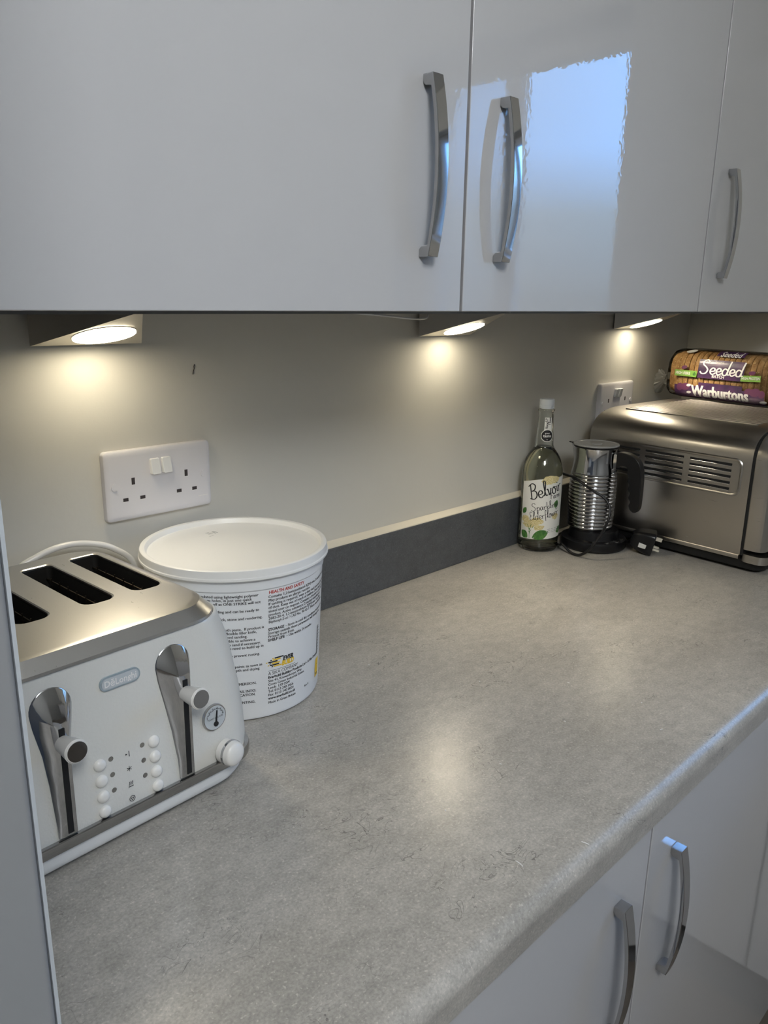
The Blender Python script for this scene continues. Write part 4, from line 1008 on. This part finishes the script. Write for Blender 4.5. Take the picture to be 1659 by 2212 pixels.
# print on the near face: map (along, height) to the bag's front
def front(al, z, off=.0006):
    zz = max(.0, min(.1088, z)); s = (zz - .0555) / .0545
    if s > 0: c = max(0., 1 - s ** (1 / .72 * 1.0) ** 1) if False else math.sqrt(max(0., 1 - (s ** (1 / .72)) ** 2)) ** .62
    else: c = math.sqrt(max(0., 1 - ((-s) ** (1 / .38)) ** 2)) ** .5
    return (.056 - (.054 * c + .0026 + off) , -al, zz + (.0010 if zz > .1 else 0))
FR = lambda a0, z0, off=.0006, rise=0.: (lambda u, v: front(a0 + u, z0 + v + rise * u, off))
b = bmesh.new()
quadpatch(b, FR(0, 0, .0004), .050, .1600, .0500, .0905, 16, 10, 0)
quadpatch(b, FR(0, 0, .0004), .085, .1500, .0990, .1082, 10, 6, 0)
band = [(-.010, .004), (.03, .002), (.10, .0015), (.17, .002), (.213, .004), (.211, .022), (.208, .034), (.195, .036), (.17, .033), (.15, .041), (.10, .0415), (.06, .040), (.045, .031), (.03, .029), (.012, .033), (-.008, .026)]
quadpatch(b, FR(0, 0, .0004), -.006, .211, .0035, .0310, 30, 8, 0); quadpatch(b, FR(0, 0, .0005), .055, .160, .031, .0400, 16, 3, 0)
for (a, z, w, h_, mi) in ((.008, .026, .008, .009, 1), (.022, .0275, .012, .008, 1), (.190, .030, .012, .009, 1), (.175, .0305, .009, .007, 1), (.205, .027, .007, .008, 1), (.015, .0705, .007, .004, 1), (.178, .070, .008, .004, 1), (.031, .0315, .0060, .0030, 2), (.0315, .0155, .0062, .0028, 2), (.208, .0105, .0085, .0035, 2), (.060, .0030, .005, .0016, 2), (.018, .1045, .012, .003, 2)):
    polypatch(b, [(w * math.cos(2 * PI * k / 16), h_ * math.sin(2 * PI * k / 16)) for k in range(16)], FR(a, z, .0007, .12), mi)
script(b, 'Seeded', FR(.0555, .0600, .0010), .030, .0030, 2, width=.1030)
put(b, text_geo('ORIGINAL', .0048, .01, 0, 'CENTER'), FR(.100, .0845, .0009), 2)
put(b, text_geo('BATCH', .0088, .03, 0, 'CENTER', 1.05), FR(.1010, .0528, .0012), 2, .004)
for k in (-.0008, 0., .0008): put(b, text_geo('Warburtons', .0345, .02, 0, 'CENTER', .79), FR(.1075 + k, .0090, .0012 + k * .05), 2, .004)
put(b, text_geo('Seeded', .013, .02, .2, 'CENTER', 1.3), FR(.118, .0985, .0012), 2, .003)
quadpatch(b, FR(0, 0, .0006), -.0085, .0480, .0505, .0640, 10, 4, 3); quadpatch(b, FR(.1540, .0505, .0006, .05), 0, .0450, .0, .0125, 10, 4, 3)
put(b, text_geo('HIGH FIBRE', .0088, .02, 0, 'LEFT', .84), FR(-.0060, .0545, .0010), 2)
polypatch(b, [(0, 0), (.0055, 0), (.007, .004), (.0027, .0085), (-.0015, .004)], FR(.0395, .0535, .0010), 4)
put(b, text_geo('HIGH PROTEIN', .0078, .02, 0, 'LEFT', .78), FR(.1560, .0548, .0010, .05), 2)
flat_obj('bag_print', b, ['purple_ink', 'plum_ink', 'white_ink', 'green_ink', 'leaf_ink'], bag)

# ================================================================== SMALL LEAVINGS
b = bmesh.new(); tube(b, [(.0615, -.0006, WT + .3850), (.0602, -.0009, WT + .3830), (.0603, -.0007, WT + .3795), (.0590, -.0008, WT + .3765), (.0582, -.0006, WT + .3725)], .0005, 5)
tag(obj('hair', b, 'hole'), 'short dark hair stuck to the cream wall right of the nearest light', 'hair')
b = bmesh.new(); rnd = random.Random(11)
for (x, y, L_) in ((.0103, -.562, .008), (.0745, -.5877, .007), (.3084, -.5452, .004), (.2436, -.4596, .003), (.33, -.41, .003), (.12, -.46, .002), (.02, -.47, .002), (.25, -.33, .002), (.40, -.30, .002), (.18, -.20, .003), (.35, -.50, .002)):
    a = rnd.uniform(0, PI); d = Vector((math.cos(a), math.sin(a), 0)) * L_ / 2
    tube(b, [Vector((x, y, WT + .0006)) - d, Vector((x, y, WT + .0010)), Vector((x, y, WT + .0006)) + d], .0005, 5, 0, 2)
o = obj('crumbs', b, 'white_plastic'); tag(o, 'tiny white crumbs scattered on the grey worktop', 'crumbs'); o['kind'] = 'stuff'
